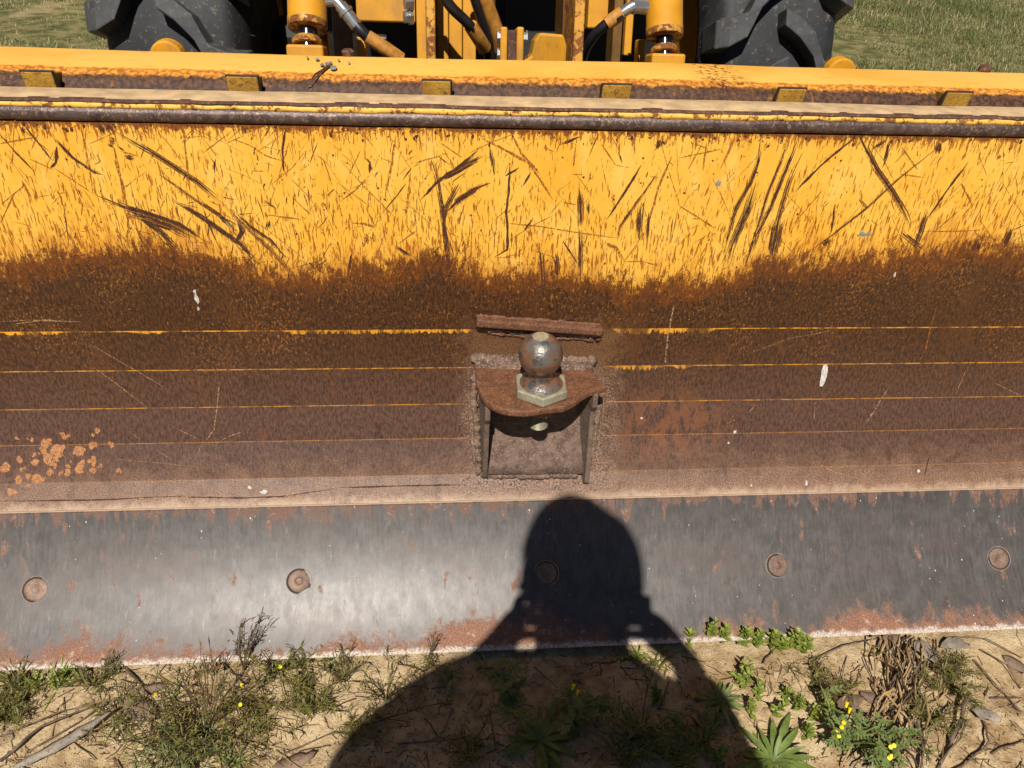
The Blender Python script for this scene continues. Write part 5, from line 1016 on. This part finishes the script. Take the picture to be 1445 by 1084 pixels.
# grass of the field behind: one mass
rng = np.random.default_rng(5)
def field(n, x0, x1, y0, y1):
    x, y = rng.uniform(x0, x1, n), rng.uniform(y0, y1, n); d = fbm(x*1.1, y*1.1, 4, 21)+.5*fbm(x*5, y*5, 3, 22); k = rng.uniform(-.30, .22, n) < d*1.25
    return x[k], y[k], d[k]
parts = [field(240000, -4.5, -.95, 3.0, 8.0), field(380000, 1.25, 7.5, 3.0, 9.0), field(40000, -.95, 1.25, 4.6, 8.5)]
x, y, dd = (np.concatenate(a) for a in zip(*parts)); n = len(x); z = gz(x, y)-.004
az = rng.uniform(0, 2*pi, n); h = rng.gamma(3, .009, n)*(.5+2.2*np.clip(dd+.15, 0, 1)); lean = rng.uniform(.3, 2.1, n); w = rng.uniform(.0010, .0026, n)
dx, dy = np.cos(az), np.sin(az); px_, py_ = -dy*w, dx*w
v0 = np.stack([x-px_, y-py_, z], -1); v1 = np.stack([x+px_, y+py_, z], -1); mx_, my_, mz_ = x+dx*h*lean*.38, y+dy*h*lean*.38, z+h*.66
v2 = np.stack([mx_-px_*.7, my_-py_*.7, mz_], -1); v2b = np.stack([mx_+px_*.7, my_+py_*.7, mz_], -1); v3 = np.stack([x+dx*h*lean, y+dy*h*lean, z+h*(1.0-.36*lean)], -1)
vv = np.stack([v0, v1, v2, v2b, v3], 1).reshape(-1, 3); b = np.arange(n)*5; ff = np.concatenate([np.stack([b, b+1, b+3], -1), np.stack([b, b+3, b+2], -1), np.stack([b+2, b+3, b+4], -1)], 0)
me = bpy.data.meshes.new('grass'); me.vertices.add(len(vv)); me.vertices.foreach_set('co', vv.ravel()); me.loops.add(ff.size); me.loops.foreach_set('vertex_index', ff.ravel().astype(np.int32)); me.polygons.add(len(ff)); me.polygons.foreach_set('loop_start', np.arange(0, ff.size, 3, dtype=np.int32)); me.update(calc_edges=True)
gA, gB, gS = np.array(lin(96, 108, 54)), np.array(lin(138, 140, 84)), np.array(lin(190, 172, 126)); t1 = rng.random(n)[:, None]; sel = (rng.random(n) < .42-1.3*dd)[:, None]
colr = np.where(sel, gS*(.7+.5*t1), gA*(1-t1)+gB*t1); colr[:, 3] = 1; colr = np.repeat(colr, 5, 0)
at = me.attributes.new('tint', 'FLOAT_COLOR', 'POINT'); at.data.foreach_set('color', colr.ravel()); me.materials.append(MAT['grass'])
o = bpy.data.objects.new('grass', me); COL.objects.link(o); o['kind'] = 'stuff'; o['label'] = 'short green and straw coloured grass of the field behind the loader'; o['category'] = 'grass'

# ------------------------------------------------------------------ the photographer (behind the lens; casts the shadow) and the phone
def skin(name, chains, mat, parent=None, sub=2):
    """chains: lists of (point, radius); equal points are shared so the surface is continuous"""
    vs, rs, es, key = [], [], [], {}
    for ch_ in chains:
        pv = None
        for p, r in ch_:
            k = tuple(round(c_, 4) for c_ in p)
            if k not in key: key[k] = len(vs); vs.append(tuple(p)); rs.append(r if hasattr(r, '__len__') else (r, r))
            i = key[k]
            if pv is not None and pv != i: es.append((pv, i))
            pv = i
    me = bpy.data.meshes.new(name); me.from_pydata(vs, es, []); me.materials.append(mat)
    o = bpy.data.objects.new(name, me); COL.objects.link(o); md = o.modifiers.new('skin', 'SKIN'); md.use_smooth_shade = True
    sv = me.skin_vertices[0].data
    for i, r in enumerate(rs): sv[i].radius = r; sv[i].use_root = (i == 0)
    o.modifiers.new('sub', 'SUBSURF').levels = sub; o.modifiers['sub'].render_levels = sub
    if parent: o.parent = parent
    return o
px0 = -.022; PB = lambda x, y, z: V((px0+x, y, z))
def hand(x, s, ph):   # chain points in phone axes: right, up, forward from the lens
    return C+cR*x+cU*s+cf*ph
pel, spi, che, nkb, nk, hd0, hd1, hd2 = PB(0, -1.20, .92), PB(0, -1.19, 1.07), PB(-.015, -1.16, 1.20), PB(-.008, -1.13, 1.345), PB(0, -1.095, 1.42), PB(0, -1.065, 1.485), PB(0, -1.06, 1.55), PB(0, -1.07, 1.605)
sh = [PB(-.165, -1.12, 1.335), PB(.150, -1.13, 1.285)]; el = [PB(-.262, -.985, .995), PB(.240, -.985, .985)]
wr = [hand(-.095, -.045, -.065), hand(.215, -.055, -.065)]; pm = [hand(-.052, -.012, -.040), hand(.160, -.012, -.040)]
chains = [[(pel, (.115, .085)), (spi, (.10, .075)), (che, (.105, .075)), (nkb, (.060, .052)), (nk, .056), (hd0, (.062, .075)), (hd1, (.076, .092)), (hd2, (.066, .080))],
          [(hd1, (.076, .092)), (PB(0, -.968, 1.535), .014)]]
for i, sg in enumerate((-1, 1)):
    chains.append([(che, (.105, .075)), (sh[i], .050), (sh[i].lerp(el[i], .5), .044), (el[i], .042), (el[i].lerp(wr[i], .5), .036), (wr[i], .024), (pm[i], (.022, .026))])
    e0 = -.022 if sg < 0 else .133                                     # end of the phone on this side
    for k in range(4):
        up_ = .026-.019*k; l_ = (.9, 1, .95, .75)[k]
        chains.append([(pm[i], (.022, .026)), (hand(e0+sg*.024, up_, -.018), .0095), (hand(e0+sg*.012, up_-.002, .004), .0088), (hand(e0-sg*.012*l_, up_-.004, .008), .0078)])
    chains.append([(pm[i], (.022, .026)), (hand(e0+sg*.020, .008, -.045), .0105), (hand(e0-sg*.006, .016, -.032), .0095), (hand(e0-sg*.028, .018, -.027), .008)])
    hip = PB(sg*.095, -1.20, .86); kn = PB(sg*.115, -1.165, .48); an = PB(sg*.125, -1.22, .09)
    chains.append([(pel, (.115, .085)), (hip, .080), (kn, .055), (kn.lerp(an, .35), .052), (an, .040), (PB(sg*.130, -1.17, .05), .042), (PB(sg*.14, -1.03, .032), .032)])
person = skin('person', chains, MAT['skin']); tag(person, 'person in navy jacket and dark cap standing, holding a phone at chest height', 'person')
skin('jacket', [[(PB(0, -1.20, .88), (.165, .125)), (spi, (.160, .120)), (che, (.160, .120)), (nkb, (.080, .070)), (PB(0, -1.10, 1.40), (.066, .064))]] +
     [[(che, (.168, .120)), (sh[i], .074), (sh[i].lerp(el[i], .5), .076), (el[i], .064), (el[i].lerp(wr[i], .5), .050), (wr[i].lerp(el[i], .08), .036)] for i in (0, 1)], MAT['shirt'], person)
skin('trousers', [[(PB(0, -1.20, 1.00), (.140, .105)), (PB(0, -1.20, .90), (.150, .112))]]+[[(PB(0, -1.20, .90), (.150, .112)), (PB(sg*.090, -1.20, .80), .100), (PB(sg*.115, -1.165, .48), .076), (PB(sg*.125, -1.22, .10), .066)] for sg in (-1, 1)], MAT['trous'], person)
for sg in (-1, 1): skin('boot', [[(PB(sg*.125, -1.22, .16), .056), (PB(sg*.127, -1.215, .06), .058), (PB(sg*.135, -1.11, .045), .052), (PB(sg*.142, -1.00, .036), .040)]], MAT['boot'], person)
hc = PB(.008, -1.068, 1.531); mb = MB(); rows = []
for t in np.linspace(0, pi/2, 9):
    rows.append([(hc.x+cos(a)*.100*cos(t)**.46, hc.y+sin(a)*.106*cos(t)**.5, hc.z-.010+.122*sin(t)) for a in np.linspace(0, 2*pi, 33)[:-1]])
capo = mb.grid(rows, closed=True).build('cap', MAT['capm'], person, 'all'); sm = capo.modifiers.new('solid', 'SOLIDIFY'); sm.thickness = .003
MB().lathe([(.001, 0), (.009, .001), (.007, .007), (.001, .009)], V((hc.x, hc.y, hc.z+.112)), (0, 0, 1), 12).build('cap_button', MAT['capm'], capo)
vis = MB(); vis.grid([[(hc.x+cos(a)*(.101+.004*k)*(1-.10*k), hc.y+sin(a)*(.107+.068*k), hc.z+.006-.012*k-.010*abs(cos(a))*k) for a in np.linspace(.35, pi-.35, 15)] for k in (0, .5, 1)]).build('cap_visor', MAT['capm'], capo, 'all').modifiers.new('solid', 'SOLIDIFY').thickness = .003
for sg in (-1, 1):
    MB().lathe([(.001, -.009), (.007, -.007), (.010, 0), (.007, .007), (.001, .009)], PB(sg*.032, -.988, 1.545), (0, 1, 0), 12).build('eye', MAT['eye'], person, 60)
    skin('ear', [[(PB(sg*.078, -1.07, 1.515), (.010, .018)), (PB(sg*.088, -1.075, 1.545), (.009, .020))]], MAT['skin'], person)
skin('mouth', [[(PB(-.022, -.985, 1.495), .005), (PB(0, -.980, 1.493), .0065), (PB(.022, -.985, 1.495), .005)]], m_plain('lips', lin(170, 100, 88), .5), person)
skin('hair', [[(PB(-.07, -1.09, 1.57), .03), (PB(-.055, -1.135, 1.53), .04), (PB(0, -1.15, 1.52), .045), (PB(.055, -1.135, 1.53), .04), (PB(.07, -1.09, 1.57), .03)]], MAT['hair'], person)
pc = C+cR*.0545-cf*.0130-cU*.018
ph = tag(MB().box(pc, (.150, .008, .074), (cR, cf, cU)).build('phone', MAT['phone'], None, bevel=.0035), 'dark phone held sideways in both hands of the standing person', 'phone')
MB().box(pc-cf*.0044, (.140, .0006, .066), (cR, cf, cU)).build('screen', MAT['glass'], ph)
MB().lathe([(.007, -.003), (.007, .0015), (.001, .0015)], C-cf*.0078, cf, 16).build('lens', MAT['glass'], ph)
